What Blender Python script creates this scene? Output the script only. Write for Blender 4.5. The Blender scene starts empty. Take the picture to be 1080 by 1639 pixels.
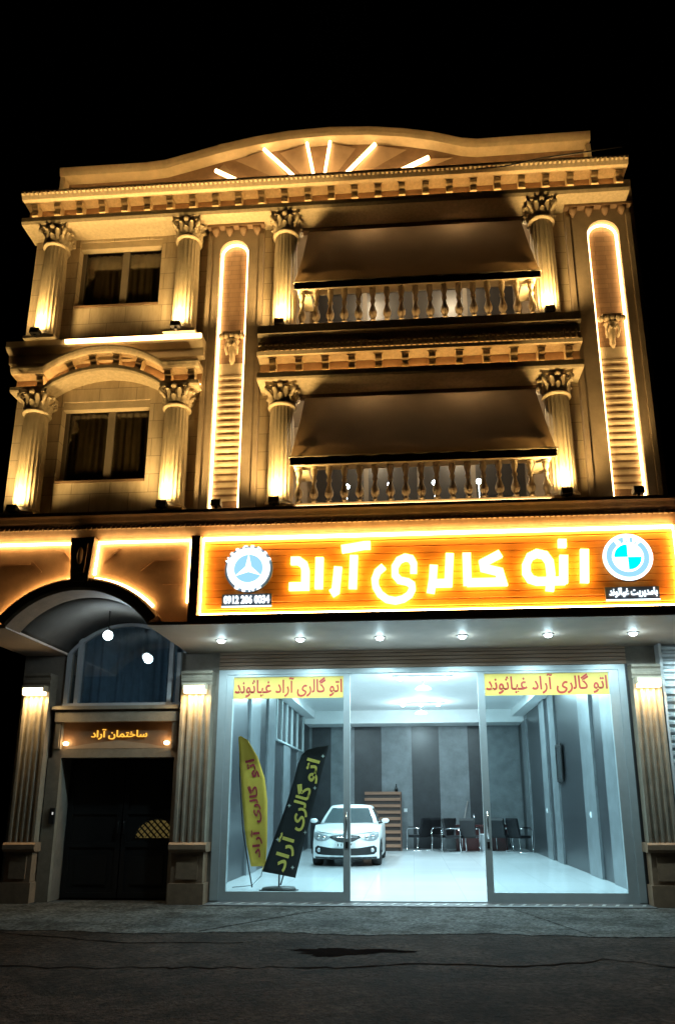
import bpy, bmesh, math, random
from mathutils import Matrix, Vector
random.seed(7)
PI = math.pi
scene = bpy.context.scene
col = scene.collection

# ------------------------------------------------------------------ camera
cam_d = bpy.data.cameras.new('camera')
cam = bpy.data.objects.new('camera', cam_d)
col.objects.link(cam)
cam_d.sensor_fit = 'AUTO'
cam_d.sensor_width = 36.0
cam_d.lens = 36.0 * 1216.63 / 1639.0
cam_d.shift_x = -28.0 / 1639.0
cam_d.shift_y = 133.0 / 1639.0
cam_d.clip_start = 0.1
cam_d.clip_end = 500.0
X = Vector((0.9973329, 0.0729309, -0.0028597))
UP = Vector((0.0221739, -0.2654346, 0.9638738))
FW = Vector((-0.0695371, 0.9613665, 0.2663439))
cam.matrix_world = Matrix(((X.x, UP.x, -FW.x, 0.0), (X.y, UP.y, -FW.y, -12.5), (X.z, UP.z, -FW.z, 1.4547), (0, 0, 0, 1)))
scene.camera = cam

# ------------------------------------------------------------------ night sky
world = bpy.data.worlds.new('World')
scene.world = world
world.use_nodes = True
wn = world.node_tree
sky = wn.nodes.new('ShaderNodeTexSky')
sky.sky_type = 'NISHITA'
sky.sun_disc = False
sky.sun_elevation = math.radians(-6.0)
sky.sun_rotation = math.radians(170.0)
wn.links.new(sky.outputs[0], wn.nodes['Background'].inputs[0])
wn.nodes['Background'].inputs[1].default_value = 0.02

# ------------------------------------------------------------------ exposure, render
vs = scene.view_settings
vs.view_transform = 'Standard'
vs.look = 'None'
vs.exposure = 0.55
vs.gamma = 1.0
try:
    vs.use_curve_mapping = False
except Exception:
    pass
cy = scene.cycles
cy.use_denoising = True
try:
    cy.denoiser = 'OPENIMAGEDENOISE'
except Exception:
    pass
cy.max_bounces = 6
cy.diffuse_bounces = 3
cy.glossy_bounces = 3
cy.transparent_max_bounces = 12
cy.sample_clamp_indirect = 4.0
cy.caustics_reflective = False
cy.caustics_refractive = False

WARM = (1.0, 0.65, 0.235)
COOL = (0.62, 0.91, 1.0)


# ------------------------------------------------------------------ materials
def mat(name, c, rough=0.6, metal=0.0, var=0.12, scale=6.0, bump=0.0, bscale=40.0, spec=0.4, coat=0.0):
    m = bpy.data.materials.new(name)
    m.use_nodes = True
    nt = m.node_tree
    b = nt.nodes['Principled BSDF']
    b.inputs['Roughness'].default_value = rough
    b.inputs['Metallic'].default_value = metal
    b.inputs['Specular IOR Level'].default_value = spec
    b.inputs['Coat Weight'].default_value = coat
    if var:
        tc = nt.nodes.new('ShaderNodeTexCoord')
        n = nt.nodes.new('ShaderNodeTexNoise')
        n.inputs['Scale'].default_value = scale
        n.inputs['Detail'].default_value = 8
        n.inputs['Roughness'].default_value = 0.65
        r = nt.nodes.new('ShaderNodeValToRGB')
        r.color_ramp.elements[0].position = 0.3
        r.color_ramp.elements[1].position = 0.7
        r.color_ramp.elements[0].color = [x * (1 - var) for x in c] + [1]
        r.color_ramp.elements[1].color = [min(1, x * (1 + var)) for x in c] + [1]
        nt.links.new(tc.outputs['Object'], n.inputs['Vector'])
        nt.links.new(n.outputs[0], r.inputs[0])
        nt.links.new(r.outputs[0], b.inputs['Base Color'])
    else:
        b.inputs['Base Color'].default_value = (*c, 1)
    if bump:
        tc2 = nt.nodes.new('ShaderNodeTexCoord')
        n2 = nt.nodes.new('ShaderNodeTexNoise')
        n2.inputs['Scale'].default_value = bscale
        n2.inputs['Detail'].default_value = 6
        bp = nt.nodes.new('ShaderNodeBump')
        bp.inputs['Strength'].default_value = bump
        bp.inputs['Distance'].default_value = 0.02
        nt.links.new(tc2.outputs['Object'], n2.inputs['Vector'])
        nt.links.new(n2.outputs[0], bp.inputs['Height'])
        nt.links.new(bp.outputs[0], b.inputs['Normal'])
    return m


def emit(name, c, s):
    m = bpy.data.materials.new(name)
    m.use_nodes = True
    nt = m.node_tree
    nt.nodes.remove(nt.nodes['Principled BSDF'])
    e = nt.nodes.new('ShaderNodeEmission')
    e.inputs[0].default_value = (*c, 1)
    e.inputs[1].default_value = s
    nt.links.new(e.outputs[0], nt.nodes['Material Output'].inputs[0])
    return m


def glass(name, tint=(0.9, 0.97, 0.98), refl=0.06):
    m = bpy.data.materials.new(name)
    m.use_nodes = True
    nt = m.node_tree
    nt.nodes.remove(nt.nodes['Principled BSDF'])
    t = nt.nodes.new('ShaderNodeBsdfTransparent')
    t.inputs[0].default_value = (*tint, 1)
    g = nt.nodes.new('ShaderNodeBsdfGlossy')
    g.inputs['Roughness'].default_value = 0.02
    f = nt.nodes.new('ShaderNodeLayerWeight')
    f.inputs[0].default_value = 0.25
    a = nt.nodes.new('ShaderNodeMath')
    a.operation = 'MULTIPLY_ADD'
    a.inputs[1].default_value = 0.4
    a.inputs[2].default_value = refl
    mx = nt.nodes.new('ShaderNodeMixShader')
    nt.links.new(f.outputs['Fresnel'], a.inputs[0])
    nt.links.new(a.outputs[0], mx.inputs[0])
    nt.links.new(t.outputs[0], mx.inputs[1])
    nt.links.new(g.outputs[0], mx.inputs[2])
    nt.links.new(mx.outputs[0], nt.nodes['Material Output'].inputs[0])
    return m


def wood_mat(name, c1, c2, rough=0.5):
    m = mat(name, c1, rough, var=0)
    nt = m.node_tree
    tc = nt.nodes.new('ShaderNodeTexCoord')
    mp = nt.nodes.new('ShaderNodeMapping')
    mp.inputs['Scale'].default_value = (0.7, 3.0, 16.0)
    n = nt.nodes.new('ShaderNodeTexNoise')
    n.inputs['Scale'].default_value = 2.2
    n.inputs['Detail'].default_value = 7
    r = nt.nodes.new('ShaderNodeValToRGB')
    r.color_ramp.elements[0].position = 0.35
    r.color_ramp.elements[1].position = 0.68
    r.color_ramp.elements[0].color = (*c1, 1)
    r.color_ramp.elements[1].color = (*c2, 1)
    nt.links.new(tc.outputs['Object'], mp.inputs[0])
    nt.links.new(mp.outputs[0], n.inputs['Vector'])
    nt.links.new(n.outputs[0], r.inputs[0])
    nt.links.new(r.outputs[0], nt.nodes['Principled BSDF'].inputs['Base Color'])
    return m


def stone_tiles(name, c, c2, bw, bh, mortar=0.006, rough=0.6):
    """Cladding laid in courses on an x-z wall."""
    m = mat(name, c, rough, var=0)
    nt = m.node_tree
    tc = nt.nodes.new('ShaderNodeTexCoord')
    sp = nt.nodes.new('ShaderNodeSeparateXYZ')
    cb = nt.nodes.new('ShaderNodeCombineXYZ')
    br = nt.nodes.new('ShaderNodeTexBrick')
    br.inputs['Scale'].default_value = 1.0
    br.inputs['Brick Width'].default_value = bw
    br.inputs['Row Height'].default_value = bh
    br.inputs['Mortar Size'].default_value = mortar
    br.inputs['Color1'].default_value = (*c, 1)
    br.inputs['Color2'].default_value = (*c2, 1)
    br.inputs['Mortar'].default_value = (*[x * 0.5 for x in c], 1)
    n = nt.nodes.new('ShaderNodeTexNoise')
    n.inputs['Scale'].default_value = 1.0
    n.inputs['Detail'].default_value = 9
    n.inputs['Roughness'].default_value = 0.65
    smp = nt.nodes.new('ShaderNodeMapping')
    smp.inputs['Scale'].default_value = (6.0, 6.0, 1.1)
    nt.links.new(tc.outputs['Object'], smp.inputs[0])
    mx = nt.nodes.new('ShaderNodeMixRGB')
    mx.blend_type = 'MULTIPLY'
    mx.inputs[0].default_value = 0.7
    nt.links.new(tc.outputs['Object'], sp.inputs[0])
    nt.links.new(sp.outputs['X'], cb.inputs['X'])
    nt.links.new(sp.outputs['Z'], cb.inputs['Y'])
    nt.links.new(cb.outputs[0], br.inputs['Vector'])
    nt.links.new(smp.outputs[0], n.inputs['Vector'])
    srp = nt.nodes.new('ShaderNodeValToRGB')
    srp.color_ramp.elements[0].position = 0.33
    srp.color_ramp.elements[1].position = 0.6
    srp.color_ramp.elements[0].color = (0.55, 0.5, 0.44, 1)
    nt.links.new(n.outputs[0], srp.inputs[0])
    nt.links.new(br.outputs[0], mx.inputs[1])
    nt.links.new(srp.outputs[0], mx.inputs[2])
    nt.links.new(mx.outputs[0], nt.nodes['Principled BSDF'].inputs['Base Color'])
    return m


def floor_tiles(name, c, size, rough, mortar=0.006):
    m = mat(name, c, rough, var=0, spec=0.5)
    nt = m.node_tree
    tc = nt.nodes.new('ShaderNodeTexCoord')
    br = nt.nodes.new('ShaderNodeTexBrick')
    br.offset = 0.0
    br.inputs['Scale'].default_value = 1.0
    br.inputs['Brick Width'].default_value = size
    br.inputs['Row Height'].default_value = size
    br.inputs['Mortar Size'].default_value = mortar
    br.inputs['Color1'].default_value = (*c, 1)
    br.inputs['Color2'].default_value = (*[x * 0.93 for x in c], 1)
    br.inputs['Mortar'].default_value = (*[x * 0.6 for x in c], 1)
    nt.links.new(tc.outputs['Object'], br.inputs['Vector'])
    nt.links.new(br.outputs[0], nt.nodes['Principled BSDF'].inputs['Base Color'])
    return m


CREAM = mat('cream_stone', (0.50, 0.41, 0.28), 0.65, var=0.16, scale=5, bump=0.15)
CARVED = mat('carved_cream_stone', (0.52, 0.42, 0.28), 0.6, var=0.2, scale=18, bump=0.2)
TRAV = stone_tiles('travertine_cladding', (0.60, 0.50, 0.36), (0.50, 0.41, 0.29), 0.62, 0.31, 0.006)
PILST = mat('pilaster_stone', (0.20, 0.17, 0.128), 0.65, var=0.2, scale=6, bump=0.2)
GROUNDST = mat('ground_floor_stone', (0.18, 0.155, 0.125), 0.7, var=0.2, scale=5, bump=0.2)
BROWN = stone_tiles('brown_stone', (0.27, 0.17, 0.10), (0.22, 0.135, 0.08), 0.32, 0.09, 0.004)
BROWNP = mat('plain_brown_stone', (0.22, 0.14, 0.085), 0.6, var=0.2, scale=7, bump=0.15)
SPANDREL = mat('spandrel_stone', (0.42, 0.25, 0.15), 0.6, var=0.2, scale=4, bump=0.1)
PLASTER = mat('loggia_plaster', (0.42, 0.34, 0.25), 0.8, var=0.08)
SOFFIT = mat('soffit_panel', (0.56, 0.45, 0.38), 0.55, var=0.08, scale=3)
PLANK = wood_mat('wood_cladding', (0.20, 0.10, 0.045), (0.36, 0.19, 0.085))
PLANKO = wood_mat('orange_sign_cladding', (0.72, 0.25, 0.028), (0.80, 0.30, 0.042))
PLANKL = wood_mat('lintel_cladding', (0.26, 0.17, 0.11), (0.38, 0.26, 0.18))
DARKM = mat('dark_metal', (0.025, 0.023, 0.022), 0.45, 0.3, var=0.1)
ALU = mat('brushed_aluminium', (0.42, 0.47, 0.48), 0.42, 0.35, var=0.06)
CHROME = mat('chrome', (0.75, 0.78, 0.8), 0.12, 1.0, var=0)
PVC = mat('window_frame_pvc', (0.15, 0.125, 0.095), 0.5, var=0.06)
GLASSD = mat('dark_window_glass', (0.02, 0.02, 0.022), 0.35, var=0, spec=0.5)
GLASS = glass('shop_glass')
GLASST = glass('transom_glass', (0.75, 0.85, 0.9), 0.12)
CURT = mat('grey_curtain', (0.36, 0.40, 0.45), 0.9, var=0.15)
WHITEW = mat('white_plaster', (0.74, 0.76, 0.76), 0.7, var=0.03)
PANELD = mat('charcoal_wall_panel', (0.030, 0.032, 0.036), 0.3, var=0.25, scale=3)
PANELL = mat('grey_marble_panel', (0.15, 0.165, 0.175), 0.3, var=0.25, scale=3)
FLOORT = floor_tiles('polished_floor_tile', (0.72, 0.76, 0.78), 0.8, 0.16, 0.003)
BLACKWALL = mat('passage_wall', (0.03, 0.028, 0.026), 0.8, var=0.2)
LED = emit('warm_led', (1.0, 0.62, 0.24), 11)
LEDFILL = emit('warm_led_fill', (1.0, 0.58, 0.20), 3.6)
LEDX = emit('warm_led_hidden', (1.0, 0.62, 0.22), 22.0)
LEDB = emit('warm_led_balcony', (1.0, 0.62, 0.25), 14)
LEDP = emit('warm_led_panel', (1.0, 0.60, 0.20), 20)
SIGNL = emit('sign_letter_light', (1.0, 0.62, 0.12), 7)
LEDF = emit('warm_led_sign', (1.0, 0.56, 0.16), 30)
WLIT = emit('white_sign_light', (0.86, 0.97, 1.0), 1.7)
BLIT = emit('pale_blue_sign_light', (0.30, 0.62, 0.95), 0.85)
CLIT = emit('cyan_sign_light', (0.0, 0.80, 0.85), 1.1)
BULB = emit('cool_bulb', (0.80, 0.96, 1.0), 14.0)
BULBW = emit('warm_bulb', (1.0, 0.75, 0.38), 7.0)


# ------------------------------------------------------------------ mesh helpers
class MB:
    def __init__(s):
        s.v, s.f, s.m, s.s = [], [], [], []

    def add(s, verts, faces, m=0, smooth=False):
        o = len(s.v)
        s.v += [tuple(p) for p in verts]
        for f in faces:
            s.f.append([i + o for i in f])
            s.m.append(m)
            s.s.append(smooth)
        return s

    def box(s, x0, x1, y0, y1, z0, z1, m=0):
        v = [(x, y, z) for x in (x0, x1) for y in (y0, y1) for z in (z0, z1)]
        return s.add(v, [(0, 1, 3, 2), (4, 6, 7, 5), (0, 4, 5, 1), (2, 3, 7, 6), (0, 2, 6, 4), (1, 5, 7, 3)], m)

    def bbox(s, x0, x1, y0, y1, z0, z1, b=0.01, m=0):
        """box with bevelled vertical and top edges (front view chamfer)"""
        out = [(x0 + b, y0), (x1 - b, y0), (x1, y0 + b), (x1, y1), (x0, y1), (x0, y0 + b)]
        return s.prism(out, z0, z1, 'z', m)

    def prism(s, poly, a, b, axis='y', m=0, smooth=False):
        n = len(poly)
        f = {'y': lambda p, t: (p[0], t, p[1]), 'x': lambda p, t: (t, p[0], p[1]), 'z': lambda p, t: (p[0], p[1], t)}[axis]
        v = [f(p, a) for p in poly] + [f(p, b) for p in poly]
        s.add(v, [list(range(n))[::-1], list(range(n, 2 * n))], m)
        s.add(v, [(i, (i + 1) % n, n + (i + 1) % n, n + i) for i in range(n)], m, smooth)
        return s

    def rings(s, rings, m=0, smooth=True, caps=True, closed=True):
        n = len(rings[0])
        v = [p for r in rings for p in r]
        f = []
        for k in range(len(rings) - 1):
            for i in range(n if closed else n - 1):
                j = (i + 1) % n
                f.append((k * n + i, k * n + j, (k + 1) * n + j, (k + 1) * n + i))
        s.add(v, f, m, smooth)
        if caps and closed:
            s.add(rings[0], [list(range(n))[::-1]], m)
            s.add(rings[-1], [list(range(n))], m)
        return s

    def lathe(s, prof, cx=0, cy=0, cz=0, n=16, m=0, smooth=True, caps=True):
        return s.rings([[(cx + r * math.cos(2 * PI * i / n), cy + r * math.sin(2 * PI * i / n), cz + z) for i in range(n)] for r, z in prof], m, smooth, caps)

    def tube(s, pts, r, n=8, m=0, closed=False):
        P = [Vector(p) for p in pts]
        N = len(P)
        rings = []
        up = None
        for i, p in enumerate(P):
            if closed:
                d = (P[(i + 1) % N] - P[i - 1])
            else:
                d = P[min(i + 1, N - 1)] - P[max(i - 1, 0)]
            d.normalize()
            if up is None:
                up = Vector((0, 1, 0)) if abs(d.y) < 0.9 else Vector((1, 0, 0))
            a = d.cross(up)
            a.normalize()
            b = a.cross(d)
            b.normalize()
            up = b
            rr = r(i / (N - 1)) if callable(r) else r
            rings.append([tuple(p + a * rr * math.cos(2 * PI * k / n) + b * rr * math.sin(2 * PI * k / n)) for k in range(n)])
        if closed:
            rings.append(rings[0])
        return s.rings(rings, m, True, not closed)

    def stroke(s, pts, w, y0, y1, m=0):
        """a lettering stroke in the x-z plane, square ends, mitred joints, with depth"""
        P = [Vector((p[0], p[1])) for p in pts]
        L, R = [], []
        for i, p in enumerate(P):
            d0 = (p - P[i - 1]).normalized() if i else (P[1] - p).normalized()
            d1 = (P[i + 1] - p).normalized() if i < len(P) - 1 else d0
            t = (d0 + d1).normalized()
            nrm = Vector((-t.y, t.x))
            k = min(1.7, 1 / max(0.35, nrm.dot(Vector((-d1.y, d1.x)))))
            L.append(p + nrm * w / 2 * k)
            R.append(p - nrm * w / 2 * k)
        rg = [[(l.x, y0, l.y), (r.x, y0, r.y), (r.x, y1, r.y), (l.x, y1, l.y)] for l, r in zip(L, R)]
        return s.rings(rg, m, False)

    def ball(s, c, rx, ry, rz, n=12, k=8, m=0):
        rg = []
        for j in range(1, k):
            t = PI * j / k
            rg.append([(c[0] + rx * math.sin(t) * math.cos(2 * PI * i / n), c[1] + ry * math.sin(t) * math.sin(2 * PI * i / n), c[2] - rz * math.cos(t)) for i in range(n)])
        return s.rings(rg, m, True)

    def build(s, name, mats, parent=None, loc=None, recalc=True):
        me = bpy.data.meshes.new(name)
        me.from_pydata(s.v, [], s.f)
        if not isinstance(mats, (list, tuple)):
            mats = [mats]
        for mm in mats:
            me.materials.append(mm)
        me.polygons.foreach_set('material_index', s.m)
        me.polygons.foreach_set('use_smooth', s.s)
        if recalc:
            bm = bmesh.new()
            bm.from_mesh(me)
            bmesh.ops.remove_doubles(bm, verts=bm.verts, dist=1e-6)
            bmesh.ops.recalc_face_normals(bm, faces=bm.faces)
            bm.to_mesh(me)
            bm.free()
        me.update()
        o = bpy.data.objects.new(name, me)
        col.objects.link(o)
        if parent is not None:
            o.parent = parent
        if loc is not None:
            o.location = loc
        return o


def tag(o, label=None, cat=None, group=None, kind=None):
    if label:
        o['label'] = label
    if cat:
        o['category'] = cat
    if group:
        o['group'] = group
    if kind:
        o['kind'] = kind
    return o


def thing(name, label, cat, loc=(0, 0, 0), rz=0.0, group=None):
    o = bpy.data.objects.new(name, None)
    col.objects.link(o)
    o.location = loc
    o.rotation_euler = (0, 0, rz)
    o.empty_display_size = 0.1
    return tag(o, label, cat, group)


def copy_tree(o, parent=None, loc=None):
    c = o.copy()
    col.objects.link(c)
    if parent is not None:
        c.parent = parent
    if loc is not None:
        c.location = loc
    for ch in list(o.children):
        copy_tree(ch, c)
    return c


def lamp(name, kind, loc, energy, color, parent=None, target=None, **kw):
    d = bpy.data.lights.new(name, kind)
    d.energy = energy
    d.color = color
    for k, v in kw.items():
        setattr(d, k, v)
    o = bpy.data.objects.new(name, d)
    col.objects.link(o)
    o.location = loc
    if target is not None:
        o.rotation_euler = (Vector(target) - Vector(loc)).to_track_quat('-Z', 'Y').to_euler()
    if parent is not None:
        o.parent = parent
    return o


def text_mesh(s, weight=0.0, depth=0.02):
    c = bpy.data.curves.new('lettering', 'FONT')
    c.body = s
    c.size = 1.0
    c.offset = weight
    c.extrude = depth
    c.resolution_u = 3
    o = bpy.data.objects.new('lettering', c)
    col.objects.link(o)
    bpy.context.view_layer.update()
    dg = bpy.context.evaluated_depsgraph_get()
    me = bpy.data.meshes.new_from_object(o.evaluated_get(dg))
    bpy.data.objects.remove(o)
    return me


def lettering(name, s, m, parent, cx, cz, y, w, h, ang=0.0, weight=0.015, depth=0.01):
    """text centred at (cx, cz) on a wall facing -y, fitted to w x h, turned by ang in the wall's plane"""
    me = text_mesh(s, weight, 0.01)
    xs = [v.co.x for v in me.vertices]
    ys = [v.co.y for v in me.vertices]
    mx, my = (min(xs) + max(xs)) / 2, (min(ys) + max(ys)) / 2
    sx, sy = w / (max(xs) - min(xs)), h / (max(ys) - min(ys))
    zs = depth / 0.02
    ca, sa = math.cos(ang), math.sin(ang)
    for v in me.vertices:
        a, b = (v.co.x - mx) * sx, (v.co.y - my) * sy
        d = v.co.z * zs
        v.co = (cx + a * ca - b * sa, y - d, cz + a * sa + b * ca)
    me.materials.clear()
    me.materials.append(m)
    me.update()
    o = bpy.data.objects.new(name, me)
    col.objects.link(o)
    o.parent = parent
    return o


# Persian words as visual-order presentation forms
T_AUTO = '\ufeee\ufe97\ufe8d'
T_GALLERY = '\ufbfc\ufead\ufedf\ufe8e\ufb94'
T_ARAD = '\ufea9\ufe8d\ufead\ufe81'
T_GHIAS = '\ufeaa\ufee7\ufeee\ufe9b\ufe8e\ufef4\ufecf'
T_LINE = T_ARAD + ' ' + T_GALLERY + ' ' + T_AUTO
T_MGMT = T_GHIAS + ' \ufe96\ufef3\ufeae\ufef3\ufeaa\ufee3\ufe8e\ufe91'
T_BLDG = T_ARAD + ' \ufee5\ufe8e\ufee4\ufe98\ufea7\ufe8e\ufeb3'

# ------------------------------------------------------------------ ground
def rough_ground(name, c, patch_, rough, seed):
    m = mat(name, c, rough, var=0, spec=0.08)
    nt = m.node_tree
    b = nt.nodes['Principled BSDF']
    tc = nt.nodes.new('ShaderNodeTexCoord')
    mp = nt.nodes.new('ShaderNodeMapping')
    mp.inputs['Location'].default_value = (seed, seed * 2, 0)
    nt.links.new(tc.outputs['Object'], mp.inputs[0])

    def noise(sc, det):
        n = nt.nodes.new('ShaderNodeTexNoise')
        n.inputs['Scale'].default_value = sc
        n.inputs['Detail'].default_value = det
        n.inputs['Roughness'].default_value = 0.7
        nt.links.new(mp.outputs[0], n.inputs['Vector'])
        return n

    def ramp(n, a, b_, c0, c1):
        rr = nt.nodes.new('ShaderNodeValToRGB')
        rr.color_ramp.elements[0].position = a
        rr.color_ramp.elements[1].position = b_
        rr.color_ramp.elements[0].color = (*c0, 1)
        rr.color_ramp.elements[1].color = (*c1, 1)
        nt.links.new(n.outputs[0], rr.inputs[0])
        return rr
    big = ramp(noise(0.7, 5), 0.38, 0.62, [x * (1 - patch_) for x in c], [x * (1 + patch_) for x in c])
    fine = ramp(noise(17, 5), 0.36, 0.64, (0.25, 0.25, 0.25), (1.5, 1.48, 1.45))
    stain = ramp(noise(2.6, 8), 0.42, 0.55, (0.55, 0.53, 0.5), (1, 1, 1))
    m1 = nt.nodes.new('ShaderNodeMixRGB')
    m1.blend_type = 'MULTIPLY'
    m1.inputs[0].default_value = 1
    m2 = nt.nodes.new('ShaderNodeMixRGB')
    m2.blend_type = 'MULTIPLY'
    m2.inputs[0].default_value = 1
    nt.links.new(big.outputs[0], m1.inputs[1])
    nt.links.new(fine.outputs[0], m1.inputs[2])
    nt.links.new(m1.outputs[0], m2.inputs[1])
    nt.links.new(stain.outputs[0], m2.inputs[2])
    nt.links.new(m2.outputs[0], b.inputs['Base Color'])
    add = nt.nodes.new('ShaderNodeMath')
    add.operation = 'MULTIPLY_ADD'
    add.inputs[1].default_value = 3.0
    nt.links.new(noise(5, 6).outputs[0], add.inputs[0])
    nt.links.new(noise(40, 4).outputs[0], add.inputs[2])
    bp = nt.nodes.new('ShaderNodeBump')
    bp.inputs['Strength'].default_value = 0.9
    bp.inputs['Distance'].default_value = 0.03
    nt.links.new(add.outputs[0], bp.inputs['Height'])
    nt.links.new(bp.outputs[0], b.inputs['Normal'])
    return m


ASPH = rough_ground('asphalt', (0.034, 0.0255, 0.021), 0.45, 0.9, 3.0)
CONC = rough_ground('apron_concrete', (0.10, 0.103, 0.10), 0.35, 0.8, 7.0)
tag(MB().box(-150, 150, -150, 200, -0.4, -0.008).build('road', ASPH), kind='structure')
ap = MB()
edge = [(-40, -2.9)] + [(-8 + 16 * i / 120, -2.85 + 0.07 * math.sin(i * 0.31) + random.uniform(-0.05, 0.05)) for i in range(121)] + [(40, -2.9)]
ap.prism(edge + [(40, 0.2), (-40, 0.2)], -0.05, -0.002, 'z')
tag(ap.build('pavement', CONC), kind='structure')
# joints of the apron and the long crack in the asphalt
JOINT = mat('joint_dirt', (0.010, 0.008, 0.007), 1.0, var=0.3, spec=0.0)
jt = MB()


def ground_line(mb, pts, w, z, jag=0.0):
    P = []
    for (x0, y0), (x1, y1) in zip(pts[:-1], pts[1:]):
        n = max(1, int(math.hypot(x1 - x0, y1 - y0) / 0.15)) if jag else 1
        P += [(x0 + (x1 - x0) * i / n + random.uniform(-jag, jag), y0 + (y1 - y0) * i / n + random.uniform(-jag, jag)) for i in range(n)]
    P.append(pts[-1])
    v, f = [], []
    for i, (x, y) in enumerate(P):
        ww = w * (random.uniform(0.3, 1.3) if jag else 1)
        v += [(x, y - ww / 2, z), (x, y + ww / 2, z)]
        if i:
            f.append((2 * i - 2, 2 * i, 2 * i + 1, 2 * i - 1))
    mb.add(v, f)


ground_line(jt, [(-2.6, -2.8), (-1.3, -0.69)], 0.05, 0.002)
ground_line(jt, [(1.41, -0.56), (2.02, -2.88)], 0.05, 0.002)
tag(jt.build('pavement_joint', JOINT, recalc=False), kind='structure')
ck = MB()
ground_line(ck, [(-9, -4.6), (-3.3, -4.93), (-0.73, -4.78), (-0.15, -4.55), (1.14, -4.59), (1.85, -4.24), (2.37, -4.6), (6, -4.5)], 0.055, -0.004, 0.06)
ground_line(ck, [(-5.0, -2.95), (-3.2, -3.6), (-1.9, -3.5)], 0.05, -0.004, 0.03)
tag(ck.build('road_crack', JOINT, recalc=False), kind='structure')
pd = MB()
pts = []
for i in range(90):
    a = 2 * PI * i / 90
    k = 1 + 0.22 * math.sin(3 * a + 1) + 0.15 * math.sin(7 * a + 2) + random.uniform(-0.13, 0.13)
    pts.append((-0.74 + (0.56 if math.cos(a) > 0 else 0.52) * math.cos(a) * k, -3.98 + 0.20 * math.sin(a) * k + 0.05 * math.cos(a)))
pd.add([(x, y, -0.004) for x, y in pts], [list(range(len(pts)))])
tag(pd.build('water', mat('puddle_water', (0.006, 0.005, 0.005), 0.85, var=0.4, scale=5, spec=0.0), recalc=False), kind='structure')
# ------------------------------------------------------------------ the building
U = -1.7          # wall plane of the two upper storeys
bld = thing('building', 'three storey cream stone building with columns, lit cornices and a glass showroom below', 'building')


def P(mb, name, m, parent=None):
    return mb.build(name, m, parent or bld)


# --- upper walls: left bay with window openings, piers, loggia surrounds
w = MB()
XL, XR = -6.35, 3.77
win = [(-5.56, -4.10, 6.39, 7.83), (-5.56, -4.10, 9.62, 10.95)]
w.box(XL, -5.56, U, U + 0.3, 5.3, 11.9)
w.box(-4.10, -3.25, U, U + 0.3, 5.3, 11.9)
w.box(-5.56, -4.10, U, U + 0.3, 5.3, 6.39)
w.box(-5.56, -4.10, U, U + 0.3, 7.83, 9.62)
w.box(-5.56, -4.10, U, U + 0.3, 10.95, 11.9)
w.box(-2.30, -2.04, U, U + 0.3, 5.3, 11.0)       # antae beside the loggias
w.box(2.44, 2.72, U, U + 0.3, 5.3, 11.0)
w.box(-2.30, 2.72, U, U + 0.3, 11.002, 11.9)
w.box(XL, XL + 0.25, U + 0.3, 15.2, 4.6, 11.9)   # side walls
w.box(-6.6, -6.1, 0.3, 15.2, 0.0, 4.6)
w.box(XR, XR + 0.22, U + 0.3, 15.2, 4.6, 11.9)
w.box(-6.6, XR + 0.22, 15.2, 15.5, 0.0, 11.9)
P(w, 'wall', TRAV)
# loggia shells
lg = MB()
for z0, z1 in ((5.55, 7.97), (8.72, 11.12)):
    lg.box(-2.28, 2.70, -0.30, -0.1, z0, z1)                   # back wall
    lg.box(-2.30, -2.12, U + 0.3, -0.3, z0, z1)                # cheeks
    lg.box(2.54, 2.70, U + 0.3, -0.3, z0, z1)
P(lg, 'loggia_wall', PLASTER)
ce = MB()
ce.box(-2.30, 2.72, -1.62, -0.1, 7.97, 8.40)
P(ce, 'loggia_ceiling', PLASTER)
ce = MB()
ce.box(-2.30, 2.72, -1.398, -0.1, 11.12, 11.7)
P(ce, 'loggia_ceiling', PLASTER)
sl = MB()
sl.box(-2.30, 2.72, -1.70, -0.1, 8.40, 8.72)
sl.box(XL + 0.25, XR, -1.4, 15.2, 11.72, 11.9)
sl.box(XL + 0.25, XR, -1.4, 15.2, 4.62, 5.5)
P(sl, 'floor_slab', PLASTER)
# balcony doors at the back of each loggia
for z0 in (5.56, 8.73):
    d = MB()
    for k in range(5):
        x = -1.6 + k * 0.92
        d.box(x - 0.04, x + 0.04, -0.36, -0.302, z0, z0 + 2.0)
    d.box(-1.56, 2.04, -0.36, -0.302, z0 + 1.92, z0 + 2.0)
    f = P(d, 'balcony_door', PVC)
    g = MB()
    for k in range(4):
        x = -1.6 + k * 0.92
        g.box(x + 0.04, x + 0.88, -0.34, -0.31, z0, z0 + 1.92)
    g.build('pane', GLASSD, f)

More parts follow.
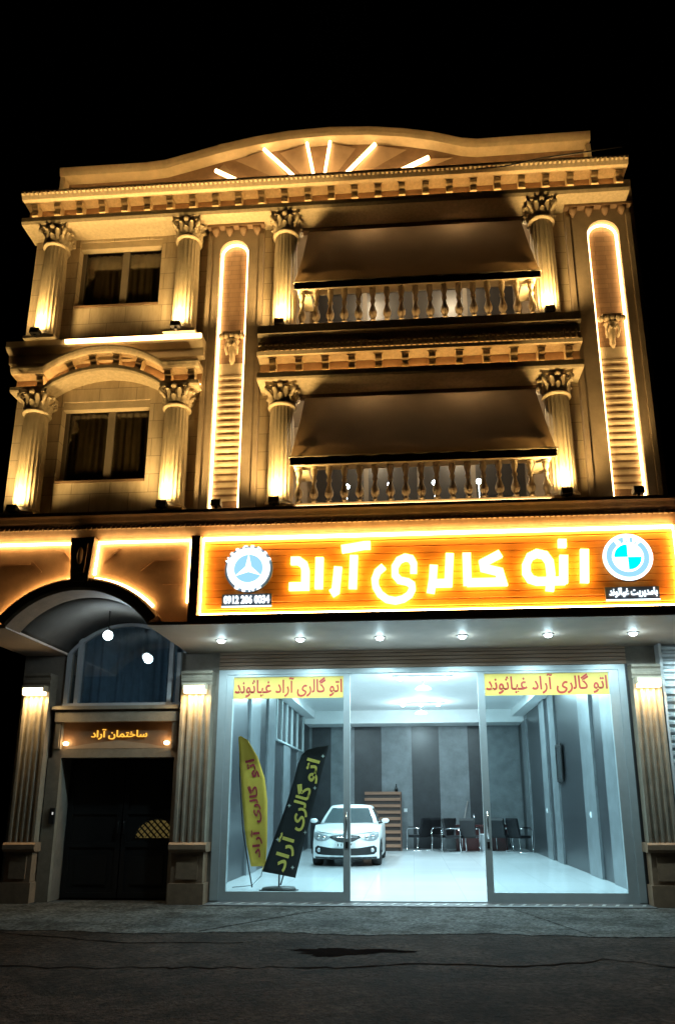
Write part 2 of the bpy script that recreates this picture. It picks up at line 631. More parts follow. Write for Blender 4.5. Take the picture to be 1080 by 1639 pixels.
# --- windows of the left bay
for k, (x0, x1, z0, z1) in enumerate(win):
    y = U + 0.14
    fr = MB()
    fr.box(x0, x0 + 0.06, y, y + 0.08, z0, z1)
    fr.box(x1 - 0.06, x1, y, y + 0.08, z0, z1)
    fr.box(x0 + 0.06, x1 - 0.06, y, y + 0.08, z0, z0 + 0.06)
    fr.box(x0 + 0.06, x1 - 0.06, y, y + 0.08, z1 - 0.06, z1)
    xm = x0 + 0.78
    fr.box(xm - 0.055, xm + 0.055, y - 0.01, y + 0.07, z0 + 0.06, z1 - 0.06)
    root = P(fr, 'window', PVC)
    pn = MB()
    pn.box(x0 + 0.06, xm - 0.055, y + 0.03, y + 0.05, z0 + 0.06, z1 - 0.06)
    pn.box(xm + 0.055, x1 - 0.06, y + 0.03, y + 0.05, z0 + 0.06, z1 - 0.06)
    pn.build('pane', glass('window_glass', (0.6, 0.58, 0.52), 0.08), root)
    bl = MB()
    n = 60
    v = []
    for i in range(n + 1):
        x = x0 + (x1 - x0) * i / n
        yy = y + 0.16 + 0.022 * math.sin(i * 1.35) + 0.01 * math.sin(i * 0.6)
        v += [(x, yy, z0), (x, yy, z1 - 0.05)]
    bl.add(v, [(2 * i, 2 * i + 2, 2 * i + 3, 2 * i + 1) for i in range(n)], 0, True)
    bl.build('curtain', mat('brown_curtain', (0.40, 0.33, 0.24), 0.9, var=0.3, scale=2), root, recalc=False)
    bk = MB().box(x0 + 0.001, x1 - 0.001, y + 0.2, y + 0.26, z0, z1)
    bk.build('shutter_box', BLACKWALL, root)
    hd = MB().box(x0 + 0.001, x1 - 0.001, U + 0.02, U + 0.135, z1 - 0.13, z1 - 0.0005)
    hd.build('lintel', CREAM, root)
    si = MB().box(x0 + 0.001, x1 - 0.001, U - 0.02, U + 0.135, z0 + 0.0005, z0 + 0.035)
    si.build('sill', BROWNP, root)


# --- cornices.  profile in (y offset outward, z); the trough behind the lip hides the light strip
def cornice_profile(y, z0, h, lip=0.2):
    return [(y + 0.5, z0), (y, z0), (y - 0.02, z0 + 0.05), (y - 0.02, z0 + lip - 0.02), (y + 0.03, z0 + lip),
            (y + 0.06, z0 + lip - 0.08), (y + 0.2, z0 + lip - 0.08), (y + 0.2, z0 + h - 0.14), (y - 0.08, z0 + h - 0.13),
            (y - 0.10, z0 + h - 0.10), (y - 0.14, z0 + h - 0.03), (y - 0.14, z0 + h), (y + 0.5, z0 + h)]


def modillion_mesh(m):
    """scrolled bracket; origin at the frieze, top centre.  projects to -y"""
    pr = [(0, 0), (-0.20, 0), (-0.215, -0.04), (-0.20, -0.10), (-0.165, -0.13), (-0.155, -0.19), (-0.17, -0.24), (-0.165, -0.285), (-0.13, -0.31), (-0.08, -0.30), (-0.03, -0.27), (0, -0.28)]
    b = MB()
    b.prism(pr, -0.055, 0.055, 'x')
    b.box(-0.075, 0.075, -0.225, 0.0, 0.0, 0.035)
    return b


def dentils(mb, x0, x1, y, z, step, wd, h):
    n = int((x1 - x0) / step)
    for i in range(n):
        x = x0 + (i + 0.5) * (x1 - x0) / n
        mb.box(x - wd / 2, x + wd / 2, y - 0.028, y + 0.02, z, z + h)


# top cornice
tc_ = MB()
cp = cornice_profile(-2.13, 11.0, 0.575, 0.15)
tc_.prism(cp, -6.42, 3.70, 'x')
dentils(tc_, -6.42, 3.70, -2.265, 11.497, 0.075, 0.04, 0.04)
tc = P(tc_, 'cornice', CARVED)
md = modillion_mesh(0)
mo = None
mx = [-6.24 + (3.58 + 6.24) * i / 25 for i in range(26)]
for x in mx:
    if mo is None:
        mo = md.build('modillion', CARVED, tc, (x, -1.93, 11.433))
        mo.scale = (1, 0.9, 0.72)
    else:
        copy_tree(mo, tc, (x, -1.93, 11.433))
fz = MB().box(-6.41, 3.69, -1.945, -1.931, 11.09, 11.433)
fz.build('frieze', mat('brown_frieze', (0.33, 0.20, 0.11), 0.6, var=0.2), tc)
MB().tube([(-6.38, -2.04, 11.085), (3.66, -2.04, 11.085)], 0.011, 6).build('light_strip', LEDX, tc)

# central entablature under the upper balcony
en = MB()
prof = [(-1.68, 7.80), (-2.18, 7.80), (-2.20, 7.83), (-2.20, 7.92), (-2.15, 7.94), (-2.12, 7.90), (-1.99, 7.90), (-1.99, 8.19), (-2.23, 8.20), (-2.25, 8.25),
        (-2.19, 8.27), (-2.19, 8.42), (-2.21, 8.53), (-2.26, 8.57), (-2.26, 8.71), (-1.68, 8.715)]
en.prism(prof, -2.26, 2.71, 'x')
dentils(en, -2.26, 2.71, -2.19, 8.285, 0.085, 0.05, 0.05)
dentils(en, -2.26, 2.71, -2.195, 8.385, 0.085, 0.05, 0.05)
ent = P(en, 'entablature', CARVED)
for i in range(12):
    x = -2.03 + 4.55 * i / 11
    c = copy_tree(mo, ent, (x, -1.99, 8.18))
    c.scale = (0.95, 0.8, 0.72)
MB().box(-2.255, 2.705, -1.996, -1.9905, 7.92, 8.185).build('frieze', bpy.data.materials['brown_frieze'], ent)
MB().tube([(-2.22, -2.075, 7.915), (2.67, -2.075, 7.915)], 0.010, 6).build('light_strip', LEDX, ent)
MB().tube([(-2.2, -2.212, 8.268), (2.65, -2.212, 8.268)], 0.005, 6).build('light_strip', LEDFILL, ent)  # faint strip added to lighten the slab front

# arched cornice over the first floor window
AX = -4.79


def arch_z(x):
    """flat shoulders that swell into a low arch"""
    hw = 0.98
    d = abs(x - AX)
    if d >= hw:
        return 0.0
    R = (hw * hw + 0.34 * 0.34) / (2 * 0.34)
    return math.sqrt(R * R - d * d) - (R - 0.34)


xs = [-6.30, AX - 0.98] + [AX - 0.98 + 1.96 * i / 24 for i in range(1, 24)] + [AX + 0.98, -3.22]
prof = [(-1.69, 0.0), (-2.02, 0.0), (-2.04, 0.03), (-2.04, 0.09), (-1.99, 0.105), (-1.97, 0.05), (-1.86, 0.05), (-1.86, 0.30), (-2.06, 0.31), (-2.09, 0.34), (-2.11, 0.38), (-2.11, 0.41), (-1.69, 0.41)]
ac = MB()
ac.rings([[(x, y, 7.86 + arch_z(x) + z) for y, z in prof] for x in xs], 0, False)
aco = P(ac, 'arched_cornice', CARVED)
fz = MB()
fz.rings([[(x, y, 7.86 + arch_z(x) + z) for y, z in ((-1.866, 0.055), (-1.861, 0.055), (-1.861, 0.295), (-1.866, 0.295))] for x in xs], 0, False)
fz.build('frieze', bpy.data.materials['brown_frieze'], aco)
for x in (-5.84, -5.38, -5.0, -4.6, -4.2, -3.74, -3.36):
    c = copy_tree(mo, aco, (x, -1.86, 7.86 + arch_z(x) + 0.29))
    c.scale = (1.0, 0.75, 0.68)
    c.rotation_euler = (0, -math.atan2(arch_z(x + 0.02) - arch_z(x - 0.02), 0.04), 0)
MB().tube([(x, -1.93, 7.86 + arch_z(x) + 0.064) for x in xs], 0.009, 6).build('light_strip', LEDX, aco)

# ledge between the floors of the left bay with its exposed light strip
le = MB()
le.prism([(U, 8.42), (-1.93, 8.44), (-1.95, 8.58), (-2.06, 8.63), (-2.08, 8.66), (-2.08, 8.76), (U, 8.76)], -6.44, -3.2, 'x')
led2 = P(le, 'ledge', CREAM)
MB().tube([(-5.43, -2.10, 8.70), (-3.2, -2.10, 8.70)], 0.035, 8).build('light_strip', LED, led2)

# ledge over the ground floor
l1 = MB()
l1.prism([(-1.69, 5.302), (-1.99, 5.302), (-2.02, 5.34), (-2.09, 5.39), (-2.14, 5.43), (-2.15, 5.48), (-2.20, 5.53), (-2.23, 5.58), (-2.26, 5.61), (-2.26, 5.66), (-1.69, 5.705)], -6.6, 4.6, 'x')
for i in range(150):
    x = -6.6 + 11.2 * (i + 0.5) / 150
    l1.prism([(x - 0.035, 5.425), (x + 0.012, 5.425), (x + 0.035, 5.478), (x - 0.012, 5.478)], -2.17, -2.135, 'y')
P(l1, 'ledge', BROWNP)


# --- piers with round-headed niches
def pier(cx, x0, x1, nx0, nx1, ztop):
    b = MB()
    zb, yb, yf = 5.69, U + 0.05, -1.80
    r = (nx1 - nx0) / 2
    zc = ztop - r
    mx_ = (nx0 + nx1) / 2
    arc = [(mx_ - r * math.cos(PI * i / 16), zc + r * math.sin(PI * i / 16)) for i in range(17)]
    b.prism([(x0, zb)] + [(nx0, zb)] + arc + [(nx1, zb), (x1, zb), (x1, 11.0), (x0, 11.0)], yf, yb, 'y')
    for (a, c) in ((x0, x0 + 0.07), (x1 - 0.07, x1)):
        b.box(a, c, yf - 0.03, yf - 0.0005, zb, 10.82)
    p = P(b, 'pier', mat('pier_stone', (0.30, 0.23, 0.16), 0.65, var=0.15, scale=5, bump=0.15))
    MB().box(x0 + 0.002, x1 - 0.002, U + 0.051, U + 0.3, 5.3, 11.0).build('backing', BROWN, p)
    # drops under the cornice
    c = MB()
    c.box(x0 - 0.01, x1 + 0.01, -1.90, yf - 0.0005, 10.95, 10.999)
    for i in range(4):
        x = x0 + (i + 0.5) * (x1 - x0) / 4
        c.rings([[(x - 0.07, yf - 0.001, 10.95), (x + 0.07, yf - 0.001, 10.95), (x + 0.07, yf - 0.09, 10.95), (x - 0.07, yf - 0.09, 10.95)],
                 [(x - 0.055, yf - 0.001, 10.88), (x + 0.055, yf - 0.001, 10.88), (x + 0.055, yf - 0.08, 10.89), (x - 0.055, yf - 0.08, 10.89)],
                 [(x - 0.015, yf - 0.001, 10.82), (x + 0.015, yf - 0.001, 10.82), (x + 0.015, yf - 0.03, 10.83), (x - 0.015, yf - 0.03, 10.83)]])
    c.build('bracket_course', BROWNP, p)
    # slats in the lower part
    s_ = MB()
    z = 6.05
    while z < 8.2:
        s_.prism([(yb, z - 0.03), (yb - 0.035, z), (yb - 0.035, z + 0.035), (yb, z + 0.045)], nx0 + 0.05, nx1 - 0.03, 'x')
        z += 0.118
    s_.box(nx0 + 0.05, nx1 - 0.03, yb - 0.02, yb - 0.0005, 8.24, 8.44)
    s_.build('slats', CREAM, p)
    # carved corbel
    k = MB()
    xm = mx_ + 0.01
    rg = []
    for z, hw, d in ((8.42, 0.02, 0.04), (8.50, 0.05, 0.06), (8.58, 0.045, 0.07), (8.66, 0.075, 0.09), (8.74, 0.07, 0.09), (8.82, 0.10, 0.12), (8.86, 0.12, 0.14)):
        rg.append([(xm + hw * math.cos(PI * i / 8), yb - d * math.sin(PI * i / 8), z) for i in range(9)])
    k.rings(rg)
    for z, hw, d in ((8.90, 0.17, 0.17),):
        for i in range(5):
            k.ball((xm - hw + 2 * hw * i / 4, yb - 0.10, z), 0.05, 0.07, 0.05, 8, 6)
    k.box(xm - 0.15, xm + 0.15, yb - 0.13, yb - 0.0005, 8.94, 8.98)
    for sx in (-1, 1):
        k.tube([(xm + sx * 0.08, yb - 0.03, 8.60), (xm + sx * 0.10, yb - 0.09, 8.70), (xm + sx * 0.06, yb - 0.12, 8.78), (xm + sx * 0.02, yb - 0.11, 8.72)], 0.022, 6)
    k.build('corbel', CARVED, p)
    path = [(nx0 + 0.022, yf + 0.10, zb + 0.12)] + [(mx_ - (r - 0.022) * math.cos(PI * i / 20), yf + 0.10, zc + (r - 0.022) * math.sin(PI * i / 20)) for i in range(21)] + [(nx1 - 0.022, yf + 0.10, zb + 0.12)]
    MB().tube(path, 0.021, 6).build('light_strip', LED, p)
    return p


pier(-2.8, -3.25, -2.30, -3.05, -2.56, 10.74)
pier(3.3, 2.72, 3.77, 3.06, 3.57, 10.74)


# --- columns
def fluted_ring(r, z, nfl=20, depth=0.06):
    pts = []
    n = nfl * 4
    for i in range(n):
        a = 2 * PI * i / n
        k = i % 4
        rr = r * (1 - (depth if k == 2 else (depth * 0.55 if k in (1, 3) else 0)))
        pts.append((rr * math.cos(a), rr * math.sin(a), z))
    return pts


def make_column(h):
    sh = MB()
    b0, c0 = 0.16, h - 0.36
    sh.rings([fluted_ring(0.200, b0), fluted_ring(0.200, b0 + (c0 - b0) * 0.35), fluted_ring(0.192, b0 + (c0 - b0) * 0.7), fluted_ring(0.180, c0)], 0, False)
    o = sh.build('column', CREAM, bld)
    bs = MB()
    bs.box(-0.26, 0.26, -0.26, 0.26, 0, 0.05)
    bs.lathe([(0.25, 0.0501), (0.265, 0.07), (0.25, 0.095), (0.22, 0.10), (0.215, 0.115), (0.235, 0.13), (0.235, 0.145), (0.205, 0.165)], n=32)
    bs.build('base', CREAM, o)
    cp_ = MB()
    z = c0
    cp_.lathe([(0.185, z - 0.03), (0.215, z - 0.02), (0.225, z), (0.215, z + 0.02), (0.185, z + 0.03), (0.18, z + 0.05), (0.185, z + 0.16), (0.215, z + 0.25), (0.245, z + 0.30)], n=24)
    # acanthus leaves in two rows
    for row, (n, zb, hh, r0, out, wd, off) in enumerate(((8, z + 0.03, 0.13, 0.182, 0.055, 0.07, 0), (8, z + 0.06, 0.20, 0.184, 0.075, 0.065, PI / 8))):
        for i in range(n):
            a = 2 * PI * i / n + off
            ca, sa = math.cos(a), math.sin(a)
            rg = []
            for t, rr, ww in ((0, r0, 0.8), (0.35, r0 + 0.02, 1.0), (0.7, r0 + 0.35 * out, 0.95), (0.92, r0 + 0.8 * out, 0.7), (1.0, r0 + out, 0.45), (0.9, r0 + out * 1.12, 0.25)):
                zz = zb + hh * t
                sec = []
                for u, dd in ((-1, -0.012), (-0.5, 0.006), (0, 0.022), (0.5, 0.006), (1, -0.012)):
                    q = rr + dd
                    sec.append((q * ca - u * wd * ww * sa, q * sa + u * wd * ww * ca, zz))
                for u in (1, 0, -1):
                    q = rr - 0.03
                    sec.append((q * ca - u * wd * ww * sa, q * sa + u * wd * ww * ca, zz - 0.01))
                rg.append(sec)
            cp_.rings(rg, 0, True)
    # corner scrolls
    for i in range(4):
        a = PI / 4 + i * PI / 2
        ca, sa = math.cos(a), math.sin(a)
        pth = []
        for t in range(15):
            th = -PI / 2 + t * 0.62
            rr = 0.062 * (1 - t / 17)
            d = 0.262 + rr * math.cos(th)
            pth.append((d * ca, d * sa, z + 0.255 + rr * math.sin(th)))
        pth = [(0.19 * ca, 0.19 * sa, z + 0.12), (0.23 * ca, 0.23 * sa, z + 0.17)] + pth
        cp_.tube(pth, 0.026, 6)
    # abacus with hollowed sides, and a flower on each
    ab = []
    for i in range(4):
        a0 = PI / 4 + i * PI / 2
        c0_ = (0.325 * math.cos(a0), 0.325 * math.sin(a0))
        a1 = a0 + PI / 2
        c1_ = (0.325 * math.cos(a1), 0.325 * math.sin(a1))
        for t in range(6):
            q = t / 6
            x, y = c0_[0] + (c1_[0] - c0_[0]) * q, c0_[1] + (c1_[1] - c0_[1]) * q
            k = 1 - 0.16 * math.sin(PI * q)
            ab.append((x * k, y * k))
        am = a0 + PI / 4
        cp_.ball((0.235 * math.cos(am), 0.235 * math.sin(am), z + 0.30), 0.045, 0.045, 0.04, 8, 6)
    cp_.prism(ab, z + 0.305, z + 0.359, 'z')
    cp_.build('capital', CARVED, o)
    return o


YC = -1.90
col2 = make_column(11.0 - 8.76)
col1 = make_column(7.86 - 5.69)
for k, (x, z, src, sc) in enumerate(((-5.87, 8.76, col2, 1), (-3.56, 8.76, col2, 1), (-1.90, 8.716, col2, 1), (2.30, 8.716, col2, 1))):
    o = src if k == 0 else copy_tree(src)
    o.location = (x, YC, z)
    o.scale = (1, 1, 0.9985 if k < 2 else 1.018)
for k, (x, z, top) in enumerate(((-5.87, 5.69, 7.858), (-3.58, 5.69, 7.858), (-1.90, 5.69, 7.798), (2.32, 5.69, 7.798))):
    o = col1 if k == 0 else copy_tree(col1)
    o.location = (x, YC, z)
    o.scale = (1, 1, (top - z) / 2.17)

# --- balconies
BAL = [(0.062, 0.0), (0.062, 0.05), (0.035, 0.06), (0.045, 0.09), (0.078, 0.14), (0.082, 0.19), (0.06, 0.25), (0.038, 0.31), (0.034, 0.36), (0.05, 0.38), (0.052, 0.41), (0.036, 0.43), (0.04, 0.47), (0.062, 0.53), (0.066, 0.57), (0.05, 0.585), (0.062, 0.59), (0.062, 0.63)]
balu = None
for z0, ztop, x0, x1 in ((8.716, 9.53, -1.66, 2.10), (5.69, 6.46, -1.66, 2.12)):
    hr = MB()
    hh = ztop - z0
    sec = [(0.10, -0.14), (0.10, -0.06), (0.13, -0.04), (0.13, 0.0), (-0.13, 0.0), (-0.13, -0.04), (-0.10, -0.06), (-0.10, -0.14)]
    yr = -2.13
    hr.prism([(yr + a, ztop + b) for a, b in sec], x0, x1, 'x')
    for xa in (x0 + 0.0005, x1 - 0.2005):
        hr.box(xa, xa + 0.2, yr + 0.1305, -1.62, ztop - 0.135, ztop - 0.004)
    root = P(hr, 'balcony', CREAM)
    pl = MB().box(x0, x1, yr - 0.05, yr + 0.08, z0 + 0.0005, z0 + 0.04)
    pl.build('plinth', CREAM, root)
    MB().tube([(x0 + 0.05, -2.20, z0 + (0.005 if z0 > 6 else -0.012)), (x1 - 0.05, -2.20, z0 + (0.005 if z0 > 6 else -0.012))], 0.008, 6).build('light_strip', LEDB, root)
    n = 17
    sc = (ztop - 0.141 - z0 - 0.04) / 0.63
    for i in range(n):
        x = x0 + 0.08 + (x1 - x0 - 0.16) * i / (n - 1)
        if balu is None:
            balu = MB().lathe(BAL, n=12).build('baluster', CREAM, root)
            o = balu
        else:
            o = copy_tree(balu, root)
        o.location = (x, yr, z0 + 0.041)
        o.scale = (0.8, 0.8, sc)

# --- roll-out awnings: fabric lets light from the balcony lamps through
def fabric(name, c, tr):
    m = mat(name, c, 0.9, var=0.28, scale=1.6, bump=0.4, bscale=7)
    nt = m.node_tree
    b = nt.nodes['Principled BSDF']
    t = nt.nodes.new('ShaderNodeBsdfTranslucent')
    t.inputs[0].default_value = (*[min(1, q * 1.6) for q in c], 1)
    mx = nt.nodes.new('ShaderNodeMixShader')
    mx.inputs[0].default_value = tr
    nt.links.new(b.outputs[0], mx.inputs[1])
    nt.links.new(t.outputs[0], mx.inputs[2])
    nt.links.new(mx.outputs[0], nt.nodes['Material Output'].inputs[0])
    return m


AWN = fabric('awning_cloth', (0.23, 0.185, 0.135), 0.55)
VAL = mat('awning_valance_cloth', (0.20, 0.13, 0.08), 0.9, var=0.2)
for zt, zf, zb2, x0, x1 in ((10.985, 9.33, 9.20, -1.66, 2.12), (7.80, 6.35, 6.22, -1.67, 2.15)):
    rows, cols = 14, 40
    b = MB()
    v = []
    yt, yf2 = -1.66, -2.44
    for off in (0.0, 0.006):
        for j in range(rows + 1):
            q = j / rows
            for i in range(cols + 1):
                u = i / cols
                xw = (x0 + 0.10 * (1 - q)) + (x1 - x0 - 0.20 * (1 - q)) * u
                sag = 0.035 * math.sin(PI * q) + 0.016 * math.sin(u * PI * 9 + 0.6 * math.sin(q * 5)) * math.sin(PI * q * 0.9)
                v.append((xw, yt + (yf2 - yt) * q + sag + off, zt + (zf - zt) * q - 0.02 * math.sin(PI * q)))
    n1 = (rows + 1) * (cols + 1)
    f = []
    for k in (0, n1):
        for j in range(rows):
            for i in range(cols):
                a = k + j * (cols + 1) + i
                f.append((a, a + 1, a + cols + 2, a + cols + 1))
    b.add(v, f, 0, True)
    aw = b.build('awning', AWN, bld, recalc=False)
    b = MB()
    n = 60
    rg = []
    for i in range(n + 1):
        x = x0 + (x1 - x0) * i / n
        yy = yf2 - 0.012 + 0.008 * math.sin(i * 1.1)
        rg.append([(x, yy, zf - 0.01), (x, yy, zb2 + 0.008 * math.cos(i * 0.8)), (x, yy + 0.006, zb2 + 0.008 * math.cos(i * 0.8)), (x, yy + 0.006, zf - 0.01)])
    b.rings(rg, 0, False)
    b.build('valance', VAL, aw)
    MB().tube([(x0 - 0.02, yf2, zf), (x1 + 0.02, yf2, zf)], 0.018, 8).build('front_bar', CREAM, aw)
    MB().tube([(x0, yf2 - 0.01, zb2), (x1, yf2 - 0.01, zb2)], 0.008, 6).build('hem', CREAM, aw)
    for x in (x0 + 0.12, x1 - 0.12):
        MB().tube([(x, -1.66, zf + 0.30), (x, yf2 + 0.02, zf - 0.01)], 0.018, 8).build('arm', DARKM, aw)
    MB().tube([(x0 - 0.02, -1.64, zt - 0.01), (x1 + 0.02, -1.64, zt - 0.01)], 0.06, 10).build('roller', VAL, aw)

# --- parapet with the sunburst
out_top = [(-6.0, 12.40), (-5.2, 12.40), (-4.45, 12.40), (-4.1, 12.43), (-3.6, 12.56), (-3.1, 12.70), (-2.5, 12.82), (-1.9, 12.895), (-1.2, 12.92), (-0.5, 12.88), (0.1, 12.79), (0.6, 12.67), (1.1, 12.50), (1.35, 12.46), (2.2, 12.47), (3.25, 12.48)]
pp = MB()
yb = -1.66
pp.prism([(-6.0, 11.7)] + [(x, z - 0.02) for x, z in out_top] + [(3.25, 11.7)], yb, yb + 0.3, 'y')
par = P(pp, 'parapet', BROWNP)
bd = MB()
bd.rings([[(x, yb - 0.20, z - 0.15), (x, yb - 0.22, z - 0.10), (x, yb - 0.24, z - 0.02), (x, yb - 0.24, z), (x, yb + 0.34, z), (x, yb + 0.34, z - 0.15)] for x, z in out_top], 0, False)
bd.build('coping', CREAM, par)
bx = MB()
for x in (-6.0, 3.17):
    bx.box(x, x + 0.08, yb - 0.18, yb - 0.0005, 11.72, 12.27)
bx.build('end_pier', CREAM, par)
rays = [((-3.21, 12.24), (-2.62, 11.88), 0.034), ((-2.36, 12.64), (-1.70, 11.88), 0.03), ((-1.60, 12.72), (-1.45, 11.88), 0.024), ((-1.19, 12.72), (-1.30, 11.88), 0.024), ((-0.40, 12.60), (-1.02, 11.88), 0.032), ((0.52, 12.24), (-0.20, 11.88), 0.036)]
fins = [((-3.10, 12.50), (-2.62, 11.88)), ((-2.9, 12.56), (-1.75, 11.88)), ((-2.1, 12.66), (-1.48, 11.86)), ((-0.75, 12.66), (-1.27, 11.86)), ((0.15, 12.56), (-1.0, 11.86)), ((0.95, 12.33), (-0.16, 11.88))]
fn = MB()
for (lt, lb, r), (ft, fb) in zip(rays, fins):
    # a wedge of stone beside each strip, thick at the strip and running out to nothing
    fn.add([(lt[0], yb - 0.001, lt[1]), (lb[0], yb - 0.001, lb[1]), (fb[0], yb - 0.001, fb[1] + 0.001), (ft[0], yb - 0.001, ft[1]),
            (lt[0], yb - 0.10, lt[1]), (lb[0], yb - 0.10, lb[1])],
           [(0, 1, 2, 3), (4, 5, 2, 3), (0, 1, 5, 4), (0, 4, 3), (1, 2, 5)])
fn.build('sunray_relief', mat('sunray_stone', (0.34, 0.24, 0.16), 0.7, var=0.12), par)
for (a, b, r) in rays:
    MB().tube([(a[0], yb - 0.125, a[1]), (b[0], yb - 0.125, b[1])], r, 8).build('light_strip', LED, par)
MB().tube([(-5.95, -2.10, 11.60), (3.2, -2.10, 11.60)], 0.02, 6).build('light_strip', LEDX, par)

# ------------------------------------------------------------------ ground-floor fascia, soffit, arch over the gate
GX, GZ, RO, RI = -4.79, 3.19, 1.50, 1.31
SZ = 3.97


def arc(r, a0, a1, n=24):
    return [(GX + r * math.cos(a0 + (a1 - a0) * i / n), GZ + r * math.sin(a0 + (a1 - a0) * i / n)) for i in range(n + 1)]


aI = math.asin((SZ - GZ) / RI)
aO = math.asin((SZ - GZ) / RO)
fa = MB()
YF = -2.12
fa.box(-3.16, -3.03, YF, -1.7, SZ, 5.3)                         # upright between arch bay and sign
fa.box(-3.03, 3.80, YF, -1.7, SZ, 4.085)                         # under the sign
fa.box(3.80, 4.6, YF, -1.7, SZ, 5.3)
fa.box(-6.6, 4.6, -1.899, -1.7, 5.0, 5.3)
fas = P(fa, 'fascia', BROWNP)
sp = MB()
sp.prism([(-6.6, SZ)] + [(x, z) for x, z in arc(RO - 0.02, PI - aO, aO)] + [(-3.16, SZ), (-3.16, 5.3), (-6.6, 5.3)], -1.98, -1.90, 'y')
# raised mouldings on the spandrels
for q in ([(-5.15, 5.14), (-5.0, 4.98)], [(-5.62, 5.0), (-5.46, 4.83)], [(-4.52, 4.96), (-4.28, 5.18)], [(-3.95, 4.82), (-3.75, 4.98), (-3.35, 4.98)], [(-6.1, 4.97), (-5.65, 4.97)], [(-3.6, 4.6), (-3.3, 4.6)]):
    sp.stroke(q, 0.02, -1.995, -1.979)
spo = P(sp, 'spandrel', SPANDREL)
av = MB()
ai = [PI - aI + (2 * aI - PI) * i / 32 for i in range(33)]
av.rings([[(GX + r * math.cos(a), y, GZ + r * math.sin(a)) for r, y in ((RI, -1.70), (RI, -2.12), (RI + 0.04, -2.15), (RO - 0.03, -2.15), (RO, -2.12), (RO, -1.9805), (RO - 0.03, -1.70))] for a in ai], 0, False)
P(av, 'archivolt', BROWNP)
kz = MB()
kz.prism([(-4.92, 4.62), (-4.66, 4.62), (-4.61, 5.30), (-4.97, 5.30)], -2.17, -1.98, 'y')
kz.prism([(-4.86, 4.75), (-4.72, 4.75), (-4.69, 5.2), (-4.89, 5.2)], -2.20, -2.169, 'y')
kz.ball((-4.79, -2.20, 5.0), 0.045, 0.05, 0.14, 10, 8)
P(kz, 'keystone', BROWNP)
ls = [[(-6.55, 5.265), (-4.98, 5.265), (-4.955, 4.76)], [(GX + (RO + 0.02) * math.cos(a), GZ + (RO + 0.02) * math.sin(a)) for a in [PI * 0.537 + (PI - aO - 0.08 - PI * 0.537) * i / 20 for i in range(21)]],
      [(-4.63, 4.76), (-4.60, 5.265), (-3.20, 5.265), (-3.20, 4.30)], [(GX + (RO + 0.02) * math.cos(a), GZ + (RO + 0.02) * math.sin(a)) for a in [PI * 0.463 + (0.78 - PI * 0.463) * i / 20 for i in range(21)]]]
for q in ls:
    MB().tube([(x, -2.01, z) for x, z in q], 0.022, 6).build('light_strip', LEDP, spo)
so = MB()
so.box(GX + RI * math.cos(aI), 5.4, -2.11, 0.0, SZ - 0.02, SZ + 0.03)
so.box(-6.6, GX - RI * math.cos(aI), -2.11, 0.0, SZ - 0.02, SZ + 0.03)
P(so, 'soffit', SOFFIT)
va = MB()
va.rings([[(GX + r * math.cos(a), y, GZ + r * math.sin(a)) for r, y in ((RI + 0.01, -1.9), (RI + 0.01, 0.05), (RI + 0.06, 0.05), (RI + 0.06, -1.9))] for a in ai], 0, True)
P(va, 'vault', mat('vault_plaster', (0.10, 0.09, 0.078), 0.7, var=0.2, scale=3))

# ------------------------------------------------------------------ ground-floor walls
gw = MB()
gw.box(-6.6, -5.75, 0.0, 0.3, 0.0, SZ)                          # beside the gate
gw.box(-3.86, -3.19, 0.0, 0.3, 0.0, SZ)
gw.box(-5.75, -3.86, 0.0, 0.3, 2.22, 3.12)
P(gw, 'ground_wall', GROUNDST)
P(MB().box(3.50, 4.0, 0.0, 0.3, 0.0, SZ), 'ground_wall', GROUNDST)
lt = MB()
for i in range(5):
    z = 3.655 + i * 0.062
    lt.prism([(0.0, z), (-0.03, z + 0.004), (-0.03, z + 0.054), (0.0, z + 0.058)], -3.19, 3.50, 'x')
lt.box(-3.19, 3.50, 0.0, 0.2, 3.652, 4.62)
P(lt, 'lintel', PLANKL)
# window and lunette above the gate
tr = MB()
for x in (-5.80, -5.62, -4.02, -3.88):
    tr.box(x - 0.035, x + 0.035, -0.06, 0.06, 3.12, 3.96 if abs(x + 4.82) > 0.9 else 4.25)
tr.box(-5.84, -3.82, -0.07, 0.0, 3.06, 3.12)
tr.rings([[(GX + r * math.cos(a), y, GZ + r * math.sin(a)) for r, y in ((RI - 0.06, -0.05), (RI - 0.06, 0.02), (RI - 0.005, 0.02), (RI - 0.005, -0.05))] for a in ai], 0, False)
tro = P(tr, 'transom_window', mat('transom_frame', (0.30, 0.31, 0.32), 0.5, var=0.05))
MB().prism([(-5.76, 3.125)] + [p for p in arc(RI - 0.058, PI - aI, aI)] + [(-3.86, 3.125)], 0.03, 0.036, 'y').build('pane', GLASST, tro)
cu = MB()
v = []
for i in range(91):
    x = -5.8 + 2.0 * i / 90
    yy = 0.42 + 0.05 * math.sin(i * 0.95) + 0.02 * math.sin(i * 2.3)
    v += [(x, yy, 3.0), (x, yy + 0.02, 4.55)]
cu.add(v, [(2 * i, 2 * i + 2, 2 * i + 3, 2 * i + 1) for i in range(90)], 0, True)
cu.build('curtain', CURT, tro, recalc=False)
